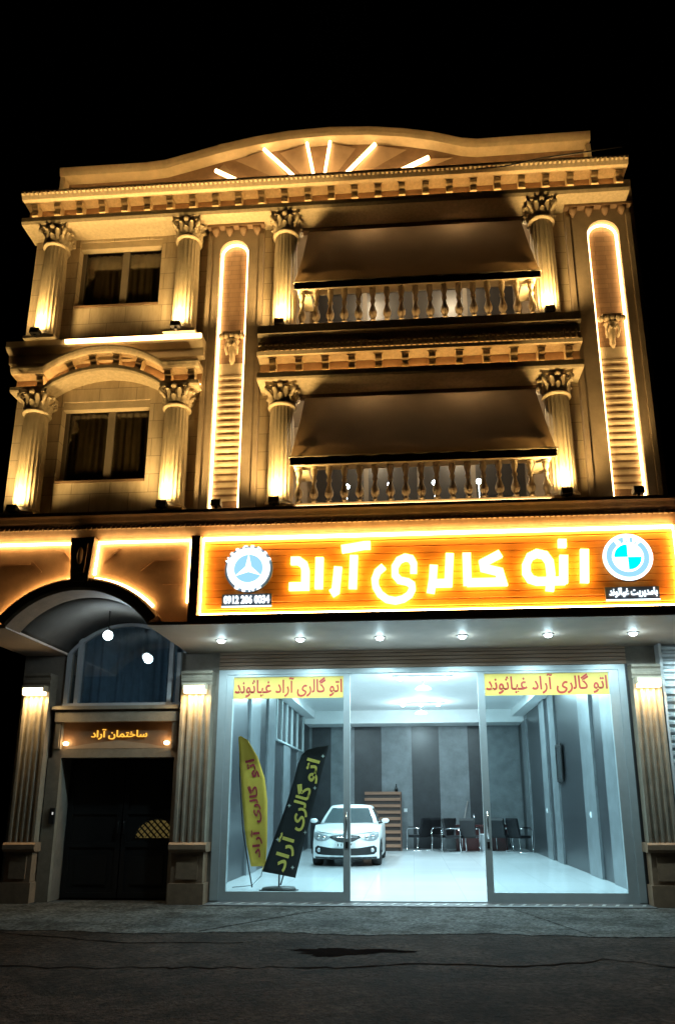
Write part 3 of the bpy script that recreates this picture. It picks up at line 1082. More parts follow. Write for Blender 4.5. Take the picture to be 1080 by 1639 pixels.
# lintel mouldings over the gate and the gate's frame
gl = MB()
gl.box(-5.90, -3.80, -0.16, 0.0, 2.80, 3.06)
gl.box(-5.95, -3.78, -0.20, -0.0, 3.0, 3.058)
gl.box(-5.90, -3.80, -0.10, 0.0, 2.22, 2.36)
gl.box(-5.90, -5.78, -0.12, 0.0, 2.36, 2.80)
gl.box(-3.92, -3.80, -0.12, 0.0, 2.36, 2.80)
for i in range(26):
    z = 2.37 + i * 0.0165
    for x in (-5.84, -3.86):
        gl.prism([(x - 0.035, z), (x + 0.035, z + 0.008), (x + 0.035, z + 0.018), (x - 0.035, z + 0.010)], -0.14, -0.119, 'y')
P(gl, 'gate_lintel', PILST)
P(MB().box(-5.97, -5.752, -0.10, -0.0005, 0.0, 2.22), 'gate_jamb', PILST)
P(MB().box(-3.858, -3.78, -0.10, -0.0005, 0.0, 2.22), 'gate_jamb', PILST)
# dark passage
ps = MB()
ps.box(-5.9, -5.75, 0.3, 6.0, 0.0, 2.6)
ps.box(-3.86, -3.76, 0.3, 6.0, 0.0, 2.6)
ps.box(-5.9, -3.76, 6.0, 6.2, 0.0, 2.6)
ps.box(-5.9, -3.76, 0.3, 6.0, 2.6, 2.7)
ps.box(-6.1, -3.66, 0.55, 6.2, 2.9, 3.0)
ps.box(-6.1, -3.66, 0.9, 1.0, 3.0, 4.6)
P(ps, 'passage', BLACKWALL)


# fluted pilasters with plinths
def pilaster(x0, x1):
    b = MB()
    yf = -0.26
    pts = [(x0, 0.0), (x0, yf), (x0 + 0.03, yf)]
    n = 4
    wd = (x1 - x0 - 0.06) / n
    for i in range(n):
        a = x0 + 0.03 + i * wd
        for t in range(7):
            q = t / 6
            pts.append((a + wd * (0.14 + 0.72 * q), yf + 0.045 * math.sin(PI * q)))
    pts += [(x1 - 0.03, yf), (x1, yf), (x1, 0.0)]
    b.prism(pts, 0.90, 3.38, 'z')
    o = P(b, 'pilaster', PILST)
    p = MB()
    p.box(x0 - 0.03, x1 + 0.03, -0.30, 0.0, 0.0, 0.30)
    p.box(x0 - 0.0, x1 + 0.0, -0.27, 0.0, 0.30, 0.76)
    p.box(x0 + 0.08, x1 - 0.08, -0.285, -0.269, 0.36, 0.70)
    p.prism([(0.0, 0.76), (-0.29, 0.76), (-0.33, 0.80), (-0.33, 0.87), (-0.29, 0.899), (0.0, 0.899)], x0 - 0.045, x1 + 0.045, 'x')
    p.build('plinth', BROWNP, o)
    c = MB()
    c.prism([(0.0, 3.38), (-0.27, 3.38), (-0.27, 3.42), (-0.285, 3.44), (-0.285, 3.47), (-0.27, 3.48), (-0.27, 3.53), (-0.30, 3.56), (-0.30, 3.60), (0.0, 3.60)], x0 - 0.01, x1 + 0.01, 'x')
    c.build('capital', PILST, o)
    return o


PIL = ((-6.42, -5.99), (-3.75, -3.25), (3.51, 3.94))
for a, b in PIL:
    pilaster(a, b)

# ------------------------------------------------------------------ showroom
fl = MB().box(-3.6, 3.75, 0.0, 14.6, -0.05, 0.03)
tag(P(fl, 'showroom_floor', FLOORT), None)
cl = MB()
cl.box(-3.6, 3.75, 0.2, 14.6, 4.55, 4.62)
cl.box(-3.6, 3.75, 13.4, 14.6, 4.12, 4.5495)
cl.box(3.35, 3.749, 0.2, 13.4, 4.30, 4.5495)
cl.box(-3.599, -3.25, 0.2, 13.4, 4.30, 4.5495)
P(cl, 'showroom_ceiling', WHITEW)
iw = MB()
iw.box(-3.76, -3.6, 0.3, 15.0, 0.0, 4.62)
iw.box(3.75, 3.99, 0.3, 15.2, 0.0, 4.62)
iw.box(-3.6, 3.75, 14.6, 15.0, 0.0, 4.62)
P(iw, 'showroom_wall', PANELL)
wp = MB()


def vpanel(mb, ax, a, b, z0, z1, m, d):
    if ax == 'back':
        mb.box(a, b, 14.6 - d, 14.5995, z0, z1, m)
    elif ax == 'right':
        mb.box(3.75 - d, 3.7495, a, b, z0, z1, m)
    else:
        mb.box(-3.5995, -3.6 + d, a, b, z0, z1, m)


for a, b, m in ((-3.5, -2.82, 0), (-2.82, -2.0, 1), (-2.0, -1.05, 0), (-1.05, 0.0, 1), (0.0, 0.95, 0), (0.95, 1.95, 1), (1.95, 2.55, 0), (2.55, 3.7, 1)):
    vpanel(wp, 'back', a, b, 0.031, 4.119, m, 0.03 if m else 0.015)
for a, b, m in ((0.3, 2.74, 1), (2.74, 3.67, 0), (3.67, 4.74, 1), (4.74, 7.63, 0), (7.63, 8.45, 1), (8.45, 9.07, 0), (9.07, 9.9, 1), (9.9, 12.57, 0), (12.57, 13.6, 1), (13.6, 14.56, 0)):
    vpanel(wp, 'right', a, b, 0.031, 4.299 if b < 13.5 else 4.119, m, 0.07 if m else 0.02)
for a, b, m in ((0.3, 1.6, 0), (1.6, 2.6, 1), (2.6, 4.3, 0), (4.3, 5.4, 1), (5.4, 6.4, 0), (6.4, 7.4, 1), (7.4, 8.8, 0), (8.8, 10.0, 1), (10.0, 11.5, 0), (11.5, 13.0, 1), (13.0, 14.5, 0)):
    vpanel(wp, 'left', a, b, 0.031, 4.119 if b > 13.5 else (3.1 if a >= 7.3 else 4.299), m, 0.07 if m else 0.02)
P(wp, 'wall_panelling', [PANELD, PANELL])
iwn = MB()
for y in (7.6, 8.4, 9.3, 10.3, 11.4, 12.7):
    iwn.box(-3.599, -3.52, y - 0.035, y + 0.035, 3.15, 4.28)
iwn.box(-3.599, -3.50, 7.565, 12.735, 3.11, 3.15)
iwo = P(iwn, 'mezzanine_window', ALU)
MB().box(-3.599, -3.57, 7.6, 12.7, 3.15, 4.28).build('pane', GLASSD, iwo)
# shop front
sf = MB()
FZ = 3.62
sf.box(-3.19, -3.06, -0.02, 0.10, 0.03, FZ)
sf.box(3.36, 3.47, -0.02, 0.10, 0.03, FZ)
sf.box(-3.06, 3.36, -0.02, 0.10, 3.57, 3.651)
sf.box(-3.19, -3.06, -0.02, 0.10, FZ, 3.651)
sf.box(3.36, 3.47, -0.02, 0.10, FZ, 3.651)
sfo = P(sf, 'shopfront_frame', ALU)
for (x0, x1, sl_, sr_) in ((-3.06, -0.99, 0.11, 0.11), (1.10, 3.36, 0.11, 0.15)):
    lf = MB()
    lf.box(x0 + 0.001, x0 + sl_, 0.0, 0.07, 0.03, 3.569)
    lf.box(x1 - sr_, x1 - 0.001, 0.0, 0.07, 0.03, 3.569)
    lf.box(x0 + sl_, x1 - sr_, 0.0, 0.07, 0.03, 0.16)
    lf.box(x0 + sl_, x1 - sr_, 0.0, 0.07, 3.53, 3.569)
    o = P(lf, 'glass_door', ALU)
    MB().box(x0 + sl_, x1 - sr_, 0.03, 0.042, 0.16, 3.53).build('pane', GLASS, o)
    hx_ = x1 - 0.055 if x0 < 0 else x0 + 0.055
    MB().tube([(hx_, 0.0, 0.95), (hx_, -0.05, 0.95), (hx_, -0.05, 1.35), (hx_, 0.0, 1.35)], 0.014, 8).build('handle', CHROME, o)
    MB().box(hx_ - 0.022, hx_ + 0.022, -0.008, -0.0005, 0.80, 0.90).build('lock', DARKM, o)
th = MB()
th.box(-3.19, 3.5, -0.42, 0.0, -0.03, 0.012)
tho = P(th, 'threshold', mat('threshold_stone', (0.10, 0.10, 0.10), 0.5, var=0.3, scale=8))
tt = MB()
for i in range(34):
    x = -3.1 + i * 0.194
    tt.prism([(x, -0.33), (x + 0.05, -0.33), (x + 0.12, -0.12), (x + 0.07, -0.12)], 0.0121, 0.018, 'z')
tt.build('mosaic', mat('mosaic_tile', (0.33, 0.34, 0.33), 0.4, var=0.3), tho)
MB().box(3.472, 3.508, -0.05, 0.05, 0.0, 3.65).build('door_gap', DARKM, bld)

# ------------------------------------------------------------------ the neighbouring shop with its roller shutter
nb = thing('neighbour_shop', 'pale closed shop with a ribbed roller shutter beside the showroom', 'shop', (3.97, -0.14, 0))
b = MB()
b.box(0.005, 0.05, -0.06, 0.3, 0, 3.945)
b.box(3.1, 3.6, -0.06, 0.3, 0, 3.945)
b.box(0.005, 3.6, 0.3, 6.0, 0, 3.945)
b.build('wall', mat('pale_render', (0.55, 0.56, 0.56), 0.7, var=0.06), nb)
sh = MB()
prof = []
z = 0.0
while z < 3.9:
    prof += [(0.10, z), (0.055, z + 0.03), (0.055, z + 0.07), (0.10, z + 0.10)]
    z += 0.12
sh.prism(prof + [(0.14, z), (0.14, 0.0)], 0.0505, 3.1, 'x')
sh.build('roller_shutter', mat('shutter_slats', (0.62, 0.66, 0.67), 0.45, 0.2, var=0.08), nb)
# ------------------------------------------------------------------ the shop sign
sg = thing('shop_sign', 'long orange lit shop sign with glowing Persian letters above the showroom', 'sign', (0, 0, 0))
b = MB()
n = 12
for i in range(n):
    z0 = 4.087 + i * (5.298 - 4.087) / n
    z1 = z0 + (5.298 - 4.087) / n
    b.prism([(-1.90, z0), (-1.955, z0), (-1.968, z0 + 0.012), (-1.968, z1 - 0.012), (-1.955, z1), (-1.90, z1)], -3.029, 3.799, 'x')
b.build('board', PLANKO, sg)
MB().tube([(-3.01, -2.0, 4.11), (3.78, -2.0, 4.11), (3.78, -2.0, 5.275), (-3.01, -2.0, 5.275)], 0.027, 6, closed=True).build('light_strip', LEDF, sg)
yl0, yl1 = -2.07, -2.0
SW = 0.115
letters = [
    [[(-1.69, 4.89), (-1.58, 4.89), (-1.50, 4.83), (-1.475, 4.74), (-1.475, 4.50), (-1.71, 4.50)]],
    [[(-1.27, 4.93), (-1.28, 4.46)]],
    [[(-1.00, 4.78), (-1.035, 4.42), (-1.10, 4.38)]],
    [[(-0.77, 4.95), (-0.79, 4.45)], [(-0.95, 5.05), (-0.80, 5.07), (-0.62, 5.10), (-0.53, 5.10)]],
    [[(0.085, 4.66), (0.09, 4.80), (0.05, 4.88), (-0.03, 4.90), (-0.12, 4.86), (-0.18, 4.76), (-0.18, 4.64), (-0.12, 4.56), (0.0, 4.53), (0.055, 4.49), (0.06, 4.42), (0.02, 4.34), (-0.07, 4.28), (-0.18, 4.255), (-0.30, 4.28), (-0.40, 4.36), (-0.46, 4.47), (-0.47, 4.58), (-0.43, 4.69), (-0.34, 4.77)]],
    [[(0.61, 4.94), (0.575, 4.50), (0.37, 4.50)], [(0.375, 4.77), (0.355, 4.55), (0.32, 4.36)]],
    [[(1.33, 4.92), (1.08, 4.79), (1.09, 4.71), (1.30, 4.65), (1.335, 4.50), (0.84, 4.50)], [(0.845, 4.46), (0.85, 4.94)]],
    [[(1.985, 4.35), (2.02, 4.60), (2.01, 4.78), (1.95, 4.88), (1.84, 4.91), (1.74, 4.86), (1.685, 4.75), (1.68, 4.62), (1.73, 4.53), (1.82, 4.495), (2.21, 4.495)], [(2.185, 4.46), (2.215, 4.87)], [(2.205, 4.99), (2.21, 5.11)]],
    [[(2.475, 4.46), (2.51, 4.95)]],
]
for L in letters:
    m = MB()
    for k, q in enumerate(L):
        m.stroke(q, SW * (0.85 if len(q) > 12 else 1.0), yl0 - 0.001 * k, yl1 + 0.001 * k)
    m.build('letter', SIGNL, sg)


def disc(mb, cx, cz, r, y0, y1, n=40, m=0):
    mb.prism([(cx + r * math.cos(2 * PI * i / n), cz + r * math.sin(2 * PI * i / n)) for i in range(n)], y0, y1, 'y', m)


def annulus(mb, cx, cz, r0, r1, y0, y1, a0=0.0, a1=2 * PI, n=40, m=0):
    mb.rings([[(cx + r * math.cos(a), y, cz + r * math.sin(a)) for r, y in ((r0, y0), (r1, y0), (r1, y1), (r0, y1))] for a in [a0 + (a1 - a0) * i / n for i in range(n + 1)]], m, False, abs(a1 - a0) < 6.28)


def arc_text(name, s, m, parent, cx, cz, r, y, size, a_mid, step, weight=0.03, inward=False):
    """one mesh of letters set round a circle"""
    vs_, fs_ = [], []
    for k, ch in enumerate(s):
        a = a_mid - (k - (len(s) - 1) / 2) * step * (-1 if inward else 1)
        me = text_mesh(ch, weight, 0.02)
        xs_ = [v.co.x for v in me.vertices]
        mxx = (min(xs_) + max(xs_)) / 2
        rot = a - PI / 2 + (PI if inward else 0)
        o = len(vs_)
        for v in me.vertices:
            lx, ly = (v.co.x - mxx) * size, (v.co.y - 0.35) * size
            px = cx + r * math.cos(a) + lx * math.cos(rot) - ly * math.sin(rot)
            pz = cz + r * math.sin(a) + lx * math.sin(rot) + ly * math.cos(rot)
            vs_.append((px, y - v.co.z * 0.4, pz))
        fs_ += [[i + o for i in p.vertices] for p in me.polygons]
    mb = MB()
    mb.add(vs_, fs_)
    return mb.build(name, m, parent, recalc=False)


# three-pointed star badge
SX, SZc = -2.32, 4.80
bk = MB()
disc(bk, SX, SZc, 0.355, -1.999, -1.9685)
bdg = bk.build('star_badge', mat('badge_grey', (0.25, 0.33, 0.42), 0.4, var=0.05), sg)
m = MB()
annulus(m, SX, SZc, 0.215, 0.315, -2.025, -1.9995)
m.build('ring', WLIT, bdg)
m = MB()
disc(m, SX, SZc, 0.2149, -2.01, -1.9995)
m.build('disc', BLIT, bdg)
m = MB()
st = []
for k in range(3):
    a = PI / 2 + k * 2 * PI / 3
    st.append((SX + 0.214 * math.cos(a), SZc + 0.214 * math.sin(a)))
    st.append((SX + 0.05 * math.cos(a + PI / 3), SZc + 0.05 * math.sin(a + PI / 3)))
m.prism(st, -2.03, -2.0105, 'y')
m.build('star', WLIT, bdg)
arc_text('lettering', 'MERCEDES', WLIT, bdg, SX, SZc, 0.318, -2.03, 0.105, PI / 2, 0.33)
arc_text('lettering', 'BENZ', WLIT, bdg, SX, SZc, 0.318, -2.03, 0.105, -PI / 2, 0.33, inward=True)
m = MB()
m.box(-2.70, -1.97, -1.99, -1.9685, 4.23, 4.42)
pn = m.build('phone_plate', mat('plate_dark', (0.16, 0.20, 0.26), 0.4, var=0.05), sg)
lettering('lettering', '0912 206 0034', WLIT, pn, -2.335, 4.335, -1.998, 0.67, 0.125, 0, 0.03, 0.014)
MB().box(-2.70, -1.97, -2.0, -1.9905, 4.222, 4.242).build('light_strip', WLIT, pn)

# round quartered badge
BX, BZ = 3.11, 4.83
m = MB()
disc(m, BX, BZ, 0.345, -1.999, -1.9685)
bd2 = m.build('quartered_badge', mat('badge_blue', (0.35, 0.50, 0.75), 0.4, var=0.04), sg)
m = MB()
annulus(m, BX, BZ, 0.30, 0.343, -2.03, -1.9995)
annulus(m, BX, BZ, 0.19, 0.218, -2.03, -1.9995)
m.build('ring', WLIT, bd2)
m = MB()
annulus(m, BX, BZ, 0.2185, 0.2995, -2.012, -1.9995)
m.build('band', BLIT, bd2)
for k in range(4):
    m = MB()
    a0 = k * PI / 2
    m.prism([(BX, BZ)] + [(BX + 0.189 * math.cos(a0 + PI / 2 * i / 10), BZ + 0.189 * math.sin(a0 + PI / 2 * i / 10)) for i in range(11)], -2.02, -1.9995, 'y')
    m.build('quarter', CLIT if k in (1, 3) else WLIT, bd2)
arc_text('lettering', 'BMW', WLIT, bd2, BX, BZ, 0.258, -2.03, 0.115, PI / 2, 0.52, 0.05)
m = MB()
m.box(2.76, 3.50, -1.99, -1.9685, 4.21, 4.40)
cpn = m.build('caption_plate', bpy.data.materials['plate_dark'], sg)
lettering('lettering', T_MGMT, WLIT, cpn, 3.14, 4.315, -1.998, 0.66, 0.14, 0, 0.02, 0.014)
MB().box(2.76, 3.50, -2.0, -1.9905, 4.198, 4.218).build('light_strip', WLIT, cpn)

# ------------------------------------------------------------------ name plaque over the gate
pq = thing('name_plaque', 'small brown entrance plaque with gold Persian lettering lit by two warm bulbs', 'plaque', (0, 0, 0))
MB().box(-5.779, -3.921, -0.04, -0.0005, 2.361, 2.799).build('panel', mat('plaque_brown', (0.22, 0.13, 0.075), 0.45, var=0.15), pq)
m = MB()
for i in range(1):
    m.prism([(-5.75, 2.37), (-5.4, 2.44), (-4.85, 2.50), (-4.3, 2.44), (-3.95, 2.37)], -0.055, -0.0405, 'y')
m.build('relief', mat('plaque_relief', (0.30, 0.22, 0.15), 0.5, var=0.1), pq)
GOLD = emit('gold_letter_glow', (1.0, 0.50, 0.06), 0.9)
lettering('lettering', T_BLDG, GOLD, pq, -4.82, 2.60, -0.06, 0.95, 0.17, 0, 0.012, 0.02)
for x in (-5.70, -4.0):
    m = MB()
    m.lathe([(0.03, 0.0), (0.045, 0.02), (0.045, 0.05), (0.02, 0.06)], x, -0.09, 2.42, 10)
    f = m.build('bulb', BULBW, pq)
    lamp('bulb_light', 'POINT', (x, -0.13, 2.47), 1.6, (1, 0.55, 0.2), f, shadow_soft_size=0.04)

# ------------------------------------------------------------------ lamps
UPG = 'uplights at the feet of the columns'


def uplight(x, y, z, label, energy, target, angle=60, blend=0.6):
    t = thing('uplight', label, 'floodlight', (x, y, z), 0, UPG)
    m = MB()
    m.prism([(-0.07, 0.03), (0.05, 0.03), (0.07, 0.09), (-0.05, 0.13)], -0.075, 0.075, 'x')
    m.box(-0.02, 0.02, -0.02, 0.02, 0.0, 0.03)
    m.build('housing', DARKM, t)
    MB().prism([(-0.040, 0.1275), (0.060, 0.0945), (0.062, 0.099), (-0.038, 0.132)], -0.06, 0.06, 'x').build('lens', BULBW, t)
    L = lamp('floodlight_beam', 'SPOT', (0, -0.02, 0.18), energy, WARM, t, None, spot_size=math.radians(angle), spot_blend=blend, shadow_soft_size=0.11)
    d = Vector(target) - Vector((x, y - 0.01, z + 0.17))
    L.rotation_euler = d.to_track_quat('-Z', 'Y').to_euler()
    return t


for (x, z, lab, e) in ((-5.87, 5.69, 'small black uplight at the foot of the column beside the lower window, outer side', 24),
                       (-3.58, 5.69, 'small black uplight at the foot of the column between lower window and lit niche', 24),
                       (-1.90, 5.69, 'small black uplight under the lower balcony end nearest the star badge', 24),
                       (2.32, 5.69, 'small black uplight under the lower balcony end nearest the quartered badge', 24),
                       (-5.87, 8.76, 'small black uplight on the ledge at the outermost upper column', 24),
                       (-3.56, 8.76, 'small black uplight at the end of the bright strip below the upper column', 24),
                       (-1.90, 8.716, 'small black uplight beside the upper balcony, near the corner pier with window bay', 24),
                       (2.30, 8.716, 'small black uplight beside the upper balcony, farthest from the windows', 24)):
    uplight(x - 0.03, -2.22 if z < 6 else -2.2, z, lab, e * 7, (x, -1.86, z + 2.3), 150, 1.0)
uplight(-2.80, -2.18, 5.69, 'small black uplight below the slatted niche next to the lower window', 70, (-2.8, -1.75, 7.5), 50)
uplight(3.30, -2.18, 5.69, 'small black uplight below the slatted niche at the far end of the sign', 70, (3.3, -1.75, 7.5), 50)
for z, lab in ((7.97, 'small globe lamp on the lower balcony ceiling behind the awning'), (11.12, 'small globe lamp on the upper balcony ceiling behind the awning')):
    for k, x in enumerate((-0.55, 0.98)):
        t = thing('balcony_lamp', lab + (', window side' if k == 0 else ', far side'), 'lamp', (x, -1.15, z), 0, 'globe lamps on the balcony ceilings')
        MB().lathe([(0.06, 0.0), (0.06, -0.03), (0.02, -0.04), (0.02, -0.09)], n=12).build('stem', DARKM, t)
        MB().ball((0, 0, -0.15), 0.075, 0.075, 0.075, 12, 8).build('globe', BULBW, t)
        lamp('balcony_lamp_light', 'POINT', (0, -0.12, -0.22), 40, (1.0, 0.80, 0.52), t, None, shadow_soft_size=0.07)

# recessed downlights in the soffit
DLG = 'white downlights in a row under the sign'
names = ['first from the gate', 'second from the gate', 'third from the gate, before the open doorway', 'fourth from the gate, before the open doorway', 'fifth from the gate', 'beside the quartered badge end of the sign', 'added beyond the others to light the roller shutter']
proto = None
for x, nm in zip((-2.92, -1.68, -0.45, 0.81, 2.10, 3.36, 4.62), names):  # last lamp is added out of view to light the shutter
    t = thing('downlight', 'small white downlight in the soffit, ' + nm, 'downlight', (x, -1.05, SZ - 0.02), 0, DLG)
    m = MB()
    annulus(m, 0, 0, 0.055, 0.085, 0, 0, n=20)
    m = MB()
    m.lathe([(0.052, -0.003), (0.085, -0.003), (0.085, -0.016), (0.052, -0.012)], n=20, caps=False)
    m.build('bezel', mat('white_bezel', (0.7, 0.7, 0.7), 0.4, var=0), t)
    MB().lathe([(0.0525, -0.002), (0.06, -0.02), (0.045, -0.045), (0.015, -0.055)], n=16).build('lens', BULB, t)
    lamp('downlight_beam', 'SPOT', (0, 0, -0.07), 75, COOL, t, (0, 0, -3), spot_size=math.radians(168), spot_blend=0.35, shadow_soft_size=0.05)
    lamp('downlight_glow', 'POINT', (0, 0, -0.10), 2.0, COOL, t, None, shadow_soft_size=0.05)

t = thing('gate_lamp', 'round bluish white lamp hanging under the vault over the gate', 'lamp', (-4.81, -0.89, 4.09))
MB().ball((0, 0, 0), 0.075, 0.075, 0.075, 14, 10).build('bulb', BULB, t)
MB().lathe([(0.03, 0.06), (0.035, 0.12), (0.012, 0.13), (0.012, 0.40)], n=10).build('stem', DARKM, t)
lamp('gate_lamp_light', 'POINT', (0, -0.1, -0.02), 12, (0.72, 0.9, 1.0), t, None, shadow_soft_size=0.08)

# wall lamps on the pilasters
WLG = 'warm wall lamps on the fluted pilasters'
for (a, b), lab in zip(PIL, ('warm box lamp on the fluted pilaster at the dark outer side of the gate', 'warm box lamp on the fluted pilaster between gate and glass front', 'warm box lamp on the fluted pilaster beside the roller shutter')):
    xm = (a + b) / 2
    t = thing('wall_lamp', lab, 'wall lamp', (xm, -0.26, 3.30), 0, WLG)
    m = MB()
    m.box(-0.19, 0.19, -0.15, -0.0005, 0.04, 0.078)
    m.box(-0.19, -0.17, -0.15, -0.0005, -0.02, 0.04)
    m.box(0.17, 0.19, -0.15, -0.0005, -0.02, 0.04)
    m.build('housing', mat('lamp_housing', (0.5, 0.42, 0.3), 0.5, var=0), t)
    MB().box(-0.168, 0.168, -0.148, -0.01, -0.075, 0.039).build('diffuser', BULBW, t)
    lamp('wall_lamp_light', 'AREA', (0, -0.09, -0.09), 17, (1.0, 0.68, 0.30), t, (0, -0.02, -3), shape='RECTANGLE', size=0.3, size_y=0.1)

# showroom ceiling lights: a bar with three spots and a bowl
CLG = 'ceiling light bars in the showroom'
for (y, lab) in ((6.2, 'nearer ceiling bar with three white spots and a bowl lamp'), (11.4, 'farther ceiling bar with three white spots and a bowl lamp')):
    t = thing('ceiling_light', lab, 'ceiling light', (0.32, y, 4.55), 0, CLG)
    MB().box(-0.75, 0.75, -0.05, 0.05, -0.05, -0.0005).build('bar', mat('bar_white', (0.6, 0.62, 0.63), 0.4, var=0), t)
    for x in (-0.56, 0.0, 0.54):
        m = MB()
        m.lathe([(0.02, -0.13), (0.055, -0.12), (0.06, -0.07), (0.03, -0.052)], x, 0, 0, 12)
        f = m.build('spot', BULB, t)
        lamp('spot_light', 'POINT', (x, 0, -0.22), 9, COOL, f, None, shadow_soft_size=0.08)
    m = MB()
    m.lathe([(0.012, -0.05), (0.012, -0.26)], n=8)
    m.build('stem', CHROME, t)
    lamp('bowl_light', 'POINT', (0, 0, -0.52), 75, COOL, t, None, shadow_soft_size=0.15)
    m = MB()
    m.lathe([(0.02, -0.26), (0.09, -0.27), (0.17, -0.31), (0.20, -0.35), (0.10, -0.37), (0.02, -0.375)], n=20)
    m.build('bowl', emit('bowl_glow', (0.8, 0.96, 1.0), 3.0) if 'bowl_glow' not in bpy.data.materials else bpy.data.materials['bowl_glow'], t)
for (x, y, lab) in ((-2.3, 3.2, 'added white fill panel on the ceiling above the flags'), (2.3, 3.2, 'added white fill panel by the nearer side of the dark panelled wall'), (-2.3, 9.0, 'added white fill panel on the ceiling above the car'), (2.3, 9.0, 'added white fill panel above the far side panelling'), (0.3, 1.5, 'added white fill panel just inside the open doorway')):
    t = thing('fill_panel', lab, 'ceiling light', (x, y, 4.55), 0, 'added fill panels on the showroom ceiling')  # panels added to brighten the showroom
    MB().box(-0.3, 0.3, -0.3, 0.3, -0.03, -0.0005).build('frame', bpy.data.materials['bar_white'], t)
    MB().box(-0.27, 0.27, -0.27, 0.27, -0.036, -0.0305).build('diffuser', emit('fill_panel_glow', (0.75, 0.95, 1.0), 2.5) if 'fill_panel_glow' not in bpy.data.materials else bpy.data.materials['fill_panel_glow'], t)
    lamp('fill_panel_light', 'AREA', (0, 0, -0.05), 160, COOL, t, (0, 0, -3), shape='SQUARE', size=0.55)

# small glowing globes added in place of white reflections in the lower loggia
for k, (x, y, z) in enumerate(((-0.94, -1.2, 6.40), (-0.25, -1.2, 6.42), (0.46, -1.2, 6.42), (1.16, -1.2, 6.42))):
    t = thing('reflection_globe', ('small white globe standing for a reflection behind the lower balusters, ' + ('first', 'second', 'third', 'fourth')[k] + ' from the windows'), 'lamp', (x, y, 5.69), 0, 'glowing globes standing for reflections behind the balusters')
    MB().lathe([(0.06, 0.0), (0.06, 0.02), (0.014, 0.03), (0.014, z - 5.69 - 0.04)], n=10).build('post', CHROME, t)
    MB().ball((0, 0, z - 5.69), 0.042, 0.042, 0.042, 10, 8).build('globe', BULB, t)
    lamp('reflection_globe_light', 'POINT', (0, 0, z - 5.69 + 0.12), 0.5, COOL, t, None, shadow_soft_size=0.05)
# ------------------------------------------------------------------ banners stuck inside the glass
BY = mat('yellow_vinyl', (0.80, 0.60, 0.14), 0.55, var=0.05)
RED = mat('red_print', (0.55, 0.06, 0.04), 0.5, var=0.05)
for x0, x1, lab in ((-2.945, -1.105, 'yellow window banner with red Persian text above the flags'), (1.215, 3.205, 'yellow window banner with red Persian text over the farther glass leaf')):
    t = thing('window_banner', lab, 'banner', ((x0 + x1) / 2, 0.02, 3.17), 0, 'yellow banners on the shop glass')
    hw = (x1 - x0) / 2
    MB().box(-hw, hw, 0.0, 0.008, 0.0, 0.365).build('sheet', BY, t)
    lettering('lettering', T_GHIAS + ' ' + T_LINE, RED, t, 0.0, 0.185, -0.003, hw * 2 - 0.04, 0.33, 0, 0.019, 0.003)


# ------------------------------------------------------------------ feather flags
def flag(name, label, Lc, Rc, y, m, pole, base, parent_loc):
    t = thing(name, label, 'feather flag', parent_loc, 0, 'feather flags inside the glass')
    n = len(Lc)
    b = MB()
    rg = []
    ox, oy = parent_loc[0], parent_loc[1]
    for (lx, lz), (rx, rz) in zip(Lc, Rc):
        ring = []
        K = 6
        for k in range(K + 1):
            q = k / K
            ring.append((lx + (rx - lx) * q - ox, y - oy + 0.02 * math.sin(PI * q), lz + (rz - lz) * q))
        for k in range(K, -1, -1):
            q = k / K
            ring.append((lx + (rx - lx) * q - ox, y - oy + 0.02 * math.sin(PI * q) + 0.004, lz + (rz - lz) * q))
        rg.append(ring)
    b.rings(rg, 0, True)
    b.build('cloth', m, t)
    MB().tube([(x - ox, yy - oy, z) for x, yy, z in pole], 0.012, 8).build('pole', DARKM, t)
    base(t)
    return t


YEL = mat('yellow_cloth', (0.80, 0.50, 0.07), 0.8, var=0.1, scale=3)
BLK = mat('black_cloth', (0.012, 0.012, 0.012), 0.8, var=0.1)


def dense(pts, n):
    out = []
    L = len(pts) - 1
    for i in range(n + 1):
        f = i / n * L
        k = min(int(f), L - 1)
        q = f - k
        out.append((pts[k][0] + (pts[k + 1][0] - pts[k][0]) * q, pts[k][1] + (pts[k + 1][1] - pts[k][1]) * q))
    return out


Y1 = 1.5
yl = dense([(-2.86, 0.39), (-2.95, 0.75), (-3.01, 1.10), (-3.06, 1.50), (-3.10, 1.90), (-3.14, 2.30), (-3.17, 2.62), (-3.16, 2.655)], 28)
yr = dense([(-2.60, 0.39), (-2.585, 0.75), (-2.59, 1.10), (-2.60, 1.50), (-2.66, 1.90), (-2.80, 2.28), (-2.99, 2.58), (-3.12, 2.655)], 28)


def base1(t):
    m = MB()
    m.tube([(0.25, 0.1, 0.42), (0.21, 0.1, 0.22), (0.05, 0.1, 0.06), (-0.3, 0.1, 0.03)], 0.012, 8)
    m.build('foot', CHROME, t)


fy = flag('feather_flag', 'curved yellow feather flag with red Persian letters', yl, yr, Y1, YEL, [(-3.15, Y1 + 0.02, 2.64), (-3.12, Y1 + 0.02, 1.9), (-3.03, Y1 + 0.02, 1.0), (-2.9, Y1 + 0.02, 0.35), (-2.84, Y1 + 0.06, 0.04)], base1, (-2.9, Y1, 0.03))
REDC = mat('red_cloth_print', (0.42, 0.03, 0.05), 0.7, var=0.05)
for s, cx, cz, ww, hh, an in ((T_AUTO, -2.89, 2.10, 0.34, 0.22, math.radians(100)), (T_GALLERY, -2.83, 1.48, 0.66, 0.22, math.radians(96)), (T_ARAD, -2.77, 0.80, 0.48, 0.20, math.radians(93))):
    lettering('lettering', s, REDC, fy, cx + 2.9, cz - 0.03, -0.006, ww, hh, an, 0.02, 0.004)

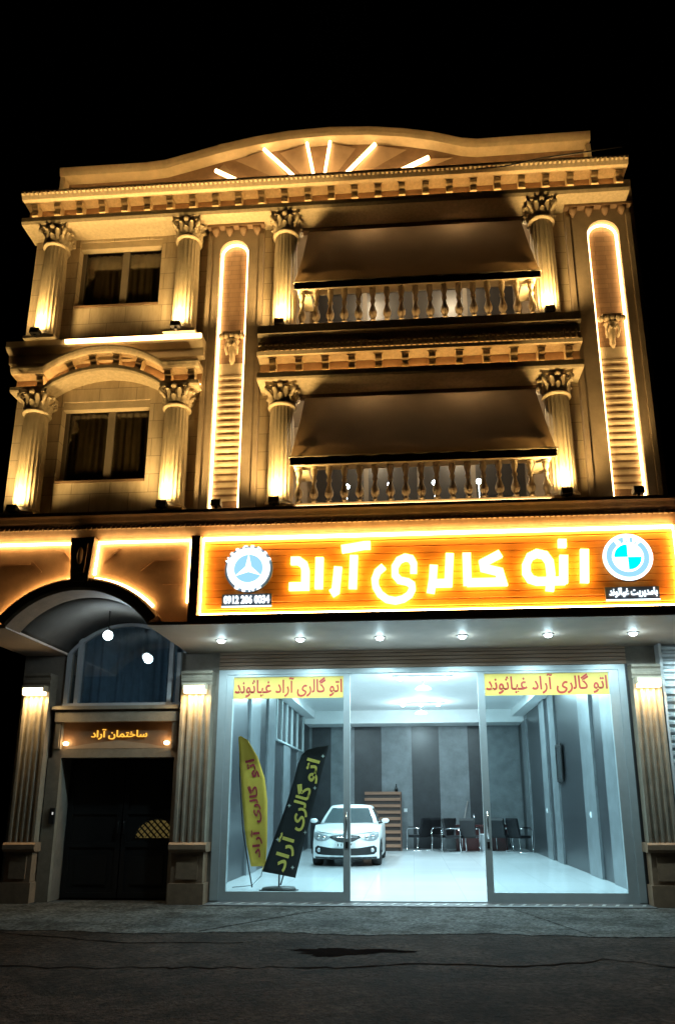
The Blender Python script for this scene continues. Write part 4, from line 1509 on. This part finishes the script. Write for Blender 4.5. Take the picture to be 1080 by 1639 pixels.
Y2 = 1.3
bl_ = dense([(-2.62, 0.32), (-2.45, 0.81), (-2.25, 1.36), (-2.10, 1.85), (-2.03, 2.14), (-1.97, 2.29), (-1.88, 2.38), (-1.70, 2.43)], 28)
br_ = dense([(-2.04, 0.22), (-1.92, 0.71), (-1.78, 1.25), (-1.66, 1.75), (-1.58, 2.06), (-1.53, 2.26), (-1.49, 2.40), (-1.47, 2.47)], 28)


def base2(t):
    m = MB()
    for a in (0.3, 1.9, 3.4, 5.0):
        m.prism([(0.03 * math.cos(a + 1.57), 0.03 * math.sin(a + 1.57)), (0.34 * math.cos(a), 0.34 * math.sin(a)), (0.03 * math.cos(a - 1.57), 0.03 * math.sin(a - 1.57))], 0.001 + a * 0.003, 0.02 + a * 0.003, 'z')
    m.lathe([(0.26, 0.02), (0.30, 0.035), (0.28, 0.06), (0.05, 0.075)], n=18)
    m.tube([(0.0, 0.0, 0.07), (0.0, 0.0, 0.35)], 0.014, 8)
    m.build('base', DARKM, t)


fb = flag('feather_flag', 'tilted black feather flag with yellow Persian letters on a cross base', bl_, br_, Y2, BLK, [(-2.30, Y2 + 0.03, 0.1), (-2.15, Y2 + 0.03, 0.6), (-1.80, Y2 + 0.03, 1.6), (-1.50, Y2 + 0.03, 2.44)], base2, (-2.33, Y2 + 0.05, 0.03))
YELC = mat('yellow_cloth_print', (0.70, 0.52, 0.10), 0.7, var=0.05)
an = math.radians(72)
for s, cx, cz, ww, hh in ((T_AUTO, -1.77, 2.05, 0.40, 0.30), (T_GALLERY, -1.98, 1.42, 0.78, 0.34), (T_ARAD, -2.24, 0.66, 0.62, 0.34)):
    lettering('lettering', s, YELC, fb, cx + 2.33, cz - 0.03, -0.056, ww, hh, an, 0.022, 0.004)
sp_ = MB()
for px_, pz_ in ((-1.58, 2.30), (-1.72, 1.75), (-2.17, 1.45), (-1.88, 1.0), (-2.36, 0.88), (-2.09, 0.42)):
    sp_.prism([(px_ + 2.33 + (0.035 if k % 2 == 0 else 0.014) * math.cos(k * PI / 4), pz_ - 0.03 + (0.035 if k % 2 == 0 else 0.014) * math.sin(k * PI / 4)) for k in range(8)], -0.062, -0.056, 'y')
sp_.build('sparkle_print', mat('pale_print', (0.5, 0.5, 0.45), 0.6, var=0), fb)

# ------------------------------------------------------------------ the car
CARP = mat('white_car_paint', (0.78, 0.82, 0.83), 0.28, var=0, spec=0.5, coat=0.6)
CARG = mat('car_glass', (0.035, 0.055, 0.06), 0.08, var=0, spec=0.8)
CARB = mat('car_black_plastic', (0.012, 0.013, 0.014), 0.5, var=0)
HEAD = mat('headlight_lens', (0.42, 0.46, 0.48), 0.12, 0.4, var=0, spec=0.8)
TYRE = mat('tyre_rubber', (0.012, 0.012, 0.012), 0.8, var=0)
car = thing('parked_car', 'white saloon car facing out of the showroom beside the staircase', 'car', (-1.64, 6.6, 0.03))
car.scale = (1.04, 1.04, 1.05)
HW = 0.81
prof = [(0.10, 0.17), (0.02, 0.20), (0.0, 0.27), (0.0, 0.36), (0.0, 0.45), (0.005, 0.54), (0.02, 0.60), (0.05, 0.67), (0.11, 0.735), (0.22, 0.785), (0.42, 0.835), (0.65, 0.88), (0.88, 0.915), (1.02, 0.935), (1.3, 0.94), (2.2, 0.95), (3.2, 0.96), (3.62, 0.96), (3.88, 0.93), (4.0, 0.86), (4.05, 0.7), (4.06, 0.45), (4.02, 0.25), (3.95, 0.2)]


def plan(u):
    return 0.34 * abs(u) ** 3.2


def car_pt(u, y, z):
    f = max(0.0, 1 - y / 1.0)
    r = max(0.0, (y - 3.2) / 0.86)
    crown = (0.045 * (abs(u) ** 2.4)) * (1 if z > 0.7 else max(0, (z - 0.5) / 0.2))
    side = HW * (1 - 0.05 * f - 0.06 * r)
    return (u * side, y + plan(u) * f - 0.25 * abs(u) ** 3 * r, z - crown)


us = [-1, -0.97, -0.9, -0.8, -0.65, -0.5, -0.3, -0.1, 0.1, 0.3, 0.5, 0.65, 0.8, 0.9, 0.97, 1]
m = MB()
grid = [[car_pt(u, y, z) for u in us] for y, z in prof]
m.rings(grid, 0, True, False, False)
for s_ in (0, -1):
    ring = [g[s_] for g in grid]
    bot = [(p[0], p[1], 0.19) for p in (ring[0], ring[-1])]
    # side skin in strips, so that it stays a clean wall
    v, f = [], []
    up = ring[1:-1]
    for p in up:
        v += [p, (p[0] * (1.012 if 0.3 < p[1] < 3.8 else 1.0), p[1], min(p[2], 0.55)), (p[0], p[1], 0.19)]
    for i in range(len(up) - 1):
        f += [(3 * i, 3 * i + 3, 3 * i + 4, 3 * i + 1), (3 * i + 1, 3 * i + 4, 3 * i + 5, 3 * i + 2)]
    m.add(v, f, 0, True)
m.build('body', CARP, car, recalc=True)


def front_y(x, z):
    for (y0, z0), (y1, z1) in zip(prof[:9], prof[1:10]):
        if z0 <= z <= z1:
            y = y0 + (y1 - y0) * (z - z0) / (z1 - z0)
            u = min(1.0, abs(x) / (HW * 0.95))
            return y + plan(u) * max(0, 1 - y)
    return 0.2


def patch(name, xs_, lo, hi, mm, off=0.012, th_=0.03, parent=None, rows=4):
    b = MB()
    rg = []
    for i, x in enumerate(xs_):
        fr = [(x, front_y(x, lo[i] + (hi[i] - lo[i]) * k / rows) - off, lo[i] + (hi[i] - lo[i]) * k / rows) for k in range(rows + 1)]
        rg.append(fr + [(p[0], p[1] + off + th_, p[2]) for p in fr[::-1]])
    b.rings(rg, 0, False)
    return b.build(name, mm, parent or car)


hx = [0.36, 0.45, 0.55, 0.65, 0.72, 0.76]
for s_ in (-1, 1):
    h = patch('headlight', [s_ * x for x in hx], [0.615, 0.575, 0.555, 0.56, 0.59, 0.65], [0.66, 0.69, 0.715, 0.738, 0.752, 0.76], HEAD)
    for x, z in ((0.50, 0.635), (0.63, 0.65)):
        o = MB().lathe([(0.045, 0), (0.04, 0.01), (0.01, 0.012)], n=12).build('reflector', CHROME, h)
        o.location = (s_ * x, front_y(x, z) - 0.014, z)
        o.rotation_euler = (PI / 2, 0, 0)
gx = [-0.37, -0.29, -0.19, -0.06, 0.06, 0.19, 0.29, 0.37]
gr = patch('grille', gx, [0.64, 0.60, 0.555, 0.535, 0.535, 0.555, 0.60, 0.64], [0.665, 0.685, 0.69, 0.69, 0.69, 0.69, 0.685, 0.665], CARB)
patch('chrome_bar', gx[1:-1], [0.652, 0.647, 0.64, 0.64, 0.647, 0.652], [0.662, 0.657, 0.65, 0.65, 0.657, 0.662], CHROME, 0.016, 0.01, gr)
m = MB()
annulus(m, 0, 0.62, 0.022, 0.036, -0.034, -0.013, n=18)
m.build('emblem', CHROME, gr)
lx = [-0.72, -0.66, -0.5, -0.3, -0.1, 0.1, 0.3, 0.5, 0.66, 0.72]
lg_ = patch('bumper_grille', lx, [0.32, 0.27, 0.26, 0.255, 0.25, 0.25, 0.255, 0.26, 0.27, 0.32], [0.41, 0.46, 0.435, 0.41, 0.40, 0.40, 0.41, 0.435, 0.46, 0.41], CARB)
for s_ in (-1, 1):
    f = MB().lathe([(0.05, 0), (0.045, 0.012), (0.01, 0.014)], n=12).build('fog_lamp', HEAD, lg_)
    f.location = (s_ * 0.62, front_y(0.62, 0.365) - 0.014, 0.365)
    f.rotation_euler = (PI / 2, 0, 0)
patch('lower_lip', lx, [0.172] * 10, [0.215] * 10, CARB, 0.012, 0.03)
patch('bonnet_gap', [-0.70, -0.6, -0.45, -0.3, -0.1, 0.1, 0.3, 0.45, 0.6, 0.70], [0.775, 0.752, 0.735, 0.715, 0.706, 0.706, 0.715, 0.735, 0.752, 0.775], [0.782, 0.759, 0.742, 0.722, 0.713, 0.713, 0.722, 0.742, 0.759, 0.782], CARB, 0.004, 0.02, None, 1)
npl = MB().box(-0.24, 0.24, -0.035, -0.008, 0.43, 0.53).build('number_plate', mat('plate_white', (0.55, 0.57, 0.57), 0.4, var=0), car)
lettering('lettering', '11 27', CARB, npl, 0.0, 0.48, -0.037, 0.34, 0.06, 0, 0.02, 0.003)
# cabin
cb = MB()
zb_, zt_ = 0.90, 1.345
base_r = [(-0.70, 1.02), (-0.73, 1.6), (-0.74, 2.4), (-0.70, 3.3), (-0.60, 3.72), (0.60, 3.72), (0.70, 3.3), (0.74, 2.4), (0.73, 1.6), (0.70, 1.02), (0.35, 0.93), (0, 0.90), (-0.35, 0.93)]
top_r = [(-0.50, 1.74), (-0.53, 1.95), (-0.545, 2.4), (-0.52, 2.9), (-0.47, 3.08), (0.47, 3.08), (0.52, 2.9), (0.545, 2.4), (0.53, 1.95), (0.50, 1.74), (0.25, 1.69), (0, 1.675), (-0.25, 1.69)]


def mixr(a, b, q):
    return [(p[0] + (r[0] - p[0]) * q, p[1] + (r[1] - p[1]) * q) for p, r in zip(a, b)]


rg = []
for q in (0, 0.25, 0.5, 0.75, 1.0):
    rg.append([(x * (1 + 0.03 * math.sin(PI * q)), y, zb_ + (zt_ - 0.03 - zb_) * q) for x, y in mixr(base_r, top_r, q)])
rg.append([(x * 0.93, 2.3 + (y - 2.3) * 0.93, zt_) for x, y in top_r])
rg.append([(x * 0.5, 2.3 + (y - 2.3) * 0.5, zt_ + 0.03) for x, y in top_r])
cb.rings(rg, 0, True)
cbo = cb.build('cabin', CARP, car)


def cab_pt(side, t, q, off):
    """point on the cabin skin: side picks two stations of the ring, t runs between them, q from sill to roof"""
    ring = [(x * (1 + 0.03 * math.sin(PI * q)), y) for x, y in mixr(base_r, top_r, q)]
    pts_ = [ring[i] for i in side]
    f = t * (len(pts_) - 1)
    k = min(int(f), len(pts_) - 2)
    r_ = f - k
    x = pts_[k][0] + (pts_[k + 1][0] - pts_[k][0]) * r_
    y = pts_[k][1] + (pts_[k + 1][1] - pts_[k][1]) * r_
    cx_, cy_ = 0.0, 2.3
    d = Vector((x - cx_, (y - cy_) * 0.8)).normalized()
    return (x + d.x * off, y + d.y * off, zb_ + (zt_ - 0.03 - zb_) * q + off * 0.4)


def cab_window(name, side, t0, t1, q0, q1, nt=8, nq=5):
    b = MB()
    outer = [[cab_pt(side, t0 + (t1 - t0) * i / nt, q0 + (q1 - q0) * j / nq, 0.008) for i in range(nt + 1)] for j in range(nq + 1)]
    inner = [[cab_pt(side, t0 + (t1 - t0) * i / nt, q0 + (q1 - q0) * j / nq, -0.012) for i in range(nt + 1)] for j in range(nq + 1)]
    b.rings([o_ + i_[::-1] for o_, i_ in zip(outer, inner)], 0, False)
    return b.build(name, CARG, car)


cab_window('windscreen', (9, 10, 11, 12, 0), 0.06, 0.94, 0.10, 0.93)
cab_window('side_window', (0, 1, 2), 0.18, 0.97, 0.16, 0.90)
cab_window('side_window', (2, 3), 0.05, 0.85, 0.16, 0.90)
cab_window('side_window', (9, 8, 7), 0.18, 0.97, 0.16, 0.90)
cab_window('side_window', (7, 6), 0.05, 0.85, 0.16, 0.90)
for s_ in (-1, 1):
    m = MB()
    m.ball((s_ * 0.89, 1.33, 0.99), 0.095, 0.05, 0.058, 14, 8)
    mo_ = m.build('wing_mirror', CARP, car)
    MB().tube([(s_ * 0.72, 1.36, 0.93), (s_ * 0.82, 1.35, 0.96)], 0.022, 8).build('arm', CARB, mo_)
for y in (0.72, 3.25):
    for s_ in (-1, 1):
        m = MB()
        R = 0.30
        rr = [[(s_ * (HW * xx), y + r_ * math.cos(2 * PI * i / 24), 0.30 + r_ * math.sin(2 * PI * i / 24)) for i in range(24)] for xx, r_ in ((0.72, 0.24), (0.72, R - 0.02), (0.76, R), (0.96, R), (1.0, R - 0.025), (1.01, 0.22), (0.98, 0.205))]
        m.rings(rr, 0, True, True)
        wh = m.build('wheel', TYRE, car)
        q = MB()
        for k in range(5):
            a = k * 2 * PI / 5
            q.rings([[(s_ * HW * 1.0, y + r_ * math.cos(a + d), 0.30 + r_ * math.sin(a + d)), (s_ * HW * 1.0, y + r_ * math.cos(a - d), 0.30 + r_ * math.sin(a - d)), (s_ * HW * 0.965, y + r_ * math.cos(a - d), 0.30 + r_ * math.sin(a - d)), (s_ * HW * 0.965, y + r_ * math.cos(a + d), 0.30 + r_ * math.sin(a + d))] for r_, d in ((0.03, 0.6), (0.2, 0.16))], 0, False)
        q.build('rim', CHROME, wh)
        a_ = MB()
        a_.rings([[(s_ * HW * xx, y + r_ * math.cos(PI * i / 16), 0.27 + r_ * math.sin(PI * i / 16)) for i in range(17)] for xx, r_ in ((1.005, 0.305), (1.016, 0.31), (1.016, 0.345), (1.005, 0.35))], 0, False, True, False)
        a_.build('wheel_arch', CARB, car)
lamp_under = MB().box(-0.70, 0.70, 0.3, 3.8, 0.15, 0.19).build('underbody', CARB, car)

# ------------------------------------------------------------------ staircase at the back
st_ = thing('staircase', 'steep brown wooden staircase against the back wall beside the car', 'staircase', (-1.03, 14.55, 0.03))
m1, m2 = MB(), MB()
NS = 9
for i in range(NS):
    z0 = i * 0.207
    y0 = -1.35 + i * 0.145
    m1.box(-0.60, 0.62, y0 - 0.03, y0 + 0.16, z0 + 0.115, z0 + 0.207)
    m2.box(-0.58, 0.60, y0 + 0.03, y0 + 0.16, z0, z0 + 0.1145)
m1.build('tread', wood_mat('stair_wood', (0.20, 0.10, 0.06), (0.30, 0.16, 0.10)), st_)
m2.build('riser', mat('stair_riser', (0.05, 0.035, 0.03), 0.6, var=0.1), st_)
m = MB()
m.prism([(-1.38, 0.0), (0.0, 0.0), (0.0, 1.86), (-0.06, 1.86)], 0.621, 0.65, 'x')
m.build('stringer', mat('stringer_wood', (0.12, 0.06, 0.04), 0.5, var=0.1), st_)
m = MB()
m.lathe([(0.05, 0), (0.055, 0.1), (0.02, 0.17), (0.016, 0.26)], n=12)
tag(m.build('bottle', mat('dark_bottle', (0.01, 0.012, 0.012), 0.15, var=0), None, (-0.55, 14.48, 1.895)), 'dark bottle standing on the top step of the staircase', 'bottle')
# ------------------------------------------------------------------ office corner
LEATHER = mat('black_leather', (0.012, 0.012, 0.014), 0.4, var=0)


def chair(x, y, rz, label, s=1.0):
    t = thing('office_chair', label, 'chair', (x, y, 0.03), rz, 'black chairs round the desk')
    m = MB()
    m.bbox(-0.25, 0.25, -0.25, 0.22, 0.42, 0.50, 0.04)
    m.build('seat', LEATHER, t)
    m = MB()
    m.prism([(0.19, 0.48), (0.25, 0.47), (0.36, 0.95), (0.34, 1.02), (0.29, 1.0)], -0.24, 0.24, 'x')
    m.build('backrest', LEATHER, t)
    for sx in (-1, 1):
        m = MB()
        pth = [(sx * 0.27, 0.24, 0.70), (sx * 0.28, 0.05, 0.72), (sx * 0.28, -0.20, 0.70), (sx * 0.28, -0.26, 0.62), (sx * 0.28, -0.24, 0.30), (sx * 0.28, -0.26, 0.05), (sx * 0.28, -0.22, 0.015), (sx * 0.28, 0.30, 0.015)]
        m.tube(pth, 0.017, 8)
        m.build('leg', CHROME, t)
        MB().box(sx * 0.28 - 0.025, sx * 0.28 + 0.025, -0.18, 0.10, 0.735, 0.755).build('armrest', LEATHER, t)
    return t


chair(0.16, 13.3, -2.2, 'black leather chair with chrome legs nearest the staircase')
chair(0.52, 13.9, -2.6, 'black leather chair with its back to the striped rear wall')
chair(1.30, 12.6, 1.2, 'black chair with bright chrome arms turned beside the red desk')
chair(0.95, 13.2, -1.0, 'black chair between the rear wall chairs and the red desk')
chair(2.75, 12.9, 2.6, 'black chair behind the door stile next to the waste bin')
chair(3.30, 12.6, 2.2, 'black chair closest to the dark side panelling')
MAH = mat('mahogany', (0.055, 0.012, 0.012), 0.3, var=0.15, coat=0.3)
dk = thing('desk', 'dark red wooden desk in the back corner of the showroom', 'desk', (2.15, 13.7, 0.03))
m = MB()
m.prism([(-0.95, -0.35), (-0.80, -0.42), (0.85, -0.42), (1.0, -0.35), (1.0, 0.35), (-0.95, 0.35)], 0.74, 0.80, 'z')
m.build('top', MAH, dk)
m = MB()
m.box(-0.75, 0.80, -0.28, -0.24, 0.0, 0.739)
m.build('front_panel', MAH, dk)
for x in (-0.78, 0.81):
    MB().box(x, x + 0.05, -0.30, 0.3, 0.0, 0.739).build('side_panel', MAH, dk)
bn = thing('waste_bin', 'white plastic waste bin standing before the red desk', 'bin', (2.27, 13.1, 0.03))
MB().lathe([(0.13, 0.0), (0.17, 0.5), (0.18, 0.5), (0.18, 0.53), (0.155, 0.53), (0.15, 0.48), (0.115, 0.02)], n=20).build('bucket', mat('bin_white', (0.7, 0.75, 0.78), 0.5, var=0), bn)
m = MB()
m.lathe([(0.05, 0), (0.05, 0.02), (0.018, 0.04), (0.03, 0.12), (0.05, 0.2), (0.03, 0.26), (0.012, 0.34)], n=12)
tag(m.build('vase', CHROME, None, (1.98, 13.55, 0.831)), 'slim shiny vase standing on the red desk', 'vase')
m = MB()
m.lathe([(0.16, 0), (0.18, 0.03), (0.13, 0.05)], n=16)
tag(m.build('tray', mat('tray_pale', (0.6, 0.63, 0.64), 0.3, var=0), None, (2.85, 13.6, 0.831)), 'pale round tray lying on the red desk', 'tray')
m = MB()
m.tube([(0, 0, 0), (0.42, 0.62, 1.55)], 0.025, 8)
tag(m.build('wooden_pole', mat('pole_wood', (0.3, 0.28, 0.27), 0.6, var=0.1), None, (1.45, 13.92, 0.03)), 'long thin pole leaning against the back wall beside the desk', 'pole')
pc = thing('wall_frame', 'tall narrow black framed mirror on the panelled side wall', 'mirror', (3.68, 7.25, 2.0))
m = MB()
m.box(-0.03, -0.0005, -0.36, -0.30, 0, 0.92)
m.box(-0.03, -0.0005, 0.30, 0.36, 0, 0.92)
m.box(-0.03, -0.0005, -0.30, 0.30, 0, 0.06)
m.box(-0.03, -0.0005, -0.30, 0.30, 0.86, 0.92)
m.build('frame', CARB, pc)
MB().box(-0.015, -0.0005, -0.30, 0.30, 0.06, 0.86).build('glass', mat('mirror_glass', (0.3, 0.33, 0.35), 0.08, 0.9, var=0), pc)

for (x, y, z, rz, lab) in ((-0.25, 14.565, 1.28, 0, 'white wall socket on the rear wall between the staircase and the chairs'), (3.675, 4.2, 1.25, PI / 2, 'white wall socket on the panelled side wall nearest the street'), (3.675, 9.5, 1.3, PI / 2, 'white wall socket on the panelled side wall beyond the mirror')):
    t = thing('wall_socket', lab, 'socket', (x, y, z), -rz, 'white wall sockets')
    MB().bbox(-0.06, 0.06, -0.012, 0.0, -0.06, 0.06, 0.004).build('plate', bpy.data.materials['bar_white'], t)
    MB().lathe([(0.03, -0.006), (0.034, 0.0), (0.0305, 0.006)], n=14).build('ring', bpy.data.materials['bin_white'], t).matrix_local = Matrix.Translation((0, -0.014, 0)) @ Matrix.Rotation(PI / 2, 4, 'X')
chair(1.75, 12.75, 2.9, 'black chair pulled up in front of the red desk')
chair(3.05, 13.5, 2.0, 'black chair standing behind the pale tray in the corner')

# ------------------------------------------------------------------ gate passage: lattice screen and intercom
GATEM = mat('black_gate_paint', (0.006, 0.006, 0.006), 0.6, var=0.2)
eg = thing('entrance_gate', 'black metal double gate with a rounded lattice over an added dim yellow glow', 'gate', (-4.80, 0.34, 0.0))
for x0, x1 in ((-0.94, -0.01), (0.01, 0.93)):
    m = MB()
    m.box(x0, x1, 0.0, 0.03, 0.02, 2.2)
    m.box(x0, x0 + 0.08, -0.02, -0.0005, 0.02, 2.2)
    m.box(x1 - 0.08, x1, -0.02, -0.0005, 0.02, 2.2)
    for z in (0.02, 0.80, 1.32, 2.12):
        m.box(x0 + 0.0805, x1 - 0.0805, -0.02, -0.0005, z, z + 0.08)
    lf = m.build('leaf', GATEM, eg)
    MB().box(x0 + 0.20, x1 - 0.20, -0.015, -0.0005, 0.22, 0.66).build('panel', GATEM, lf)
    MB().box(x0 + 0.20, x1 - 0.20, -0.015, -0.0005, 1.52, 2.0).build('panel', GATEM, lf)
    hx_ = x1 - 0.04 if x0 < -0.5 else x0 + 0.04
    MB().tube([(hx_, -0.02, 1.0), (hx_, -0.06, 1.0), (hx_, -0.06, 1.2), (hx_, -0.02, 1.2)], 0.012, 8).build('handle', DARKM, lf)
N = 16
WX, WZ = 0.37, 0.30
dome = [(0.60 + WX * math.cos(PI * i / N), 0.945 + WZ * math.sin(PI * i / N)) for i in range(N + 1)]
fl_ = MB().prism(dome, -0.004, -0.001, 'y').build('lattice_glow_sheet', emit('lattice_glow', (0.55, 0.40, 0.12), 0.10), eg)  # glowing sheet added so the lattice shows yellow, no lamp behind
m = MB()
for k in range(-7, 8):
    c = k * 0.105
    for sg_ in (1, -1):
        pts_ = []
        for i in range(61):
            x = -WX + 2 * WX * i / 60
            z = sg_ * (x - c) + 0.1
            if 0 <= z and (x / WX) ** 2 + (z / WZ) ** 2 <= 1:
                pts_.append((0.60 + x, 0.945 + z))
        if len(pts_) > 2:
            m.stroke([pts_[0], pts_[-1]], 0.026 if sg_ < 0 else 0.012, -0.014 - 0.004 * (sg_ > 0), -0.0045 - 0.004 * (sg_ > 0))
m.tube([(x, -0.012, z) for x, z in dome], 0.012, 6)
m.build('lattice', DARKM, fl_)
ic = thing('intercom', 'small intercom with a tiny white light on the gate jamb', 'intercom', (-5.80, -0.10, 1.30))
MB().bbox(-0.05, 0.05, -0.03, -0.0005, -0.12, 0.12, 0.008).build('housing', DARKM, ic)
MB().box(0.0, 0.02, -0.036, -0.0305, 0.02, 0.06).build('indicator', emit('indicator_white', (0.8, 0.8, 0.75), 0.5), ic)
m = MB()
m.tube([(1.25, -2.31, 11.42), (1.7, -2.31, 11.44), (2.3, -2.31, 11.56), (2.9, -2.31, 11.62), (3.6, -2.31, 11.69)], 0.012, 6)
tag(m.build('cable', DARKM), 'thin black cable strung along the top cornice', 'cable')
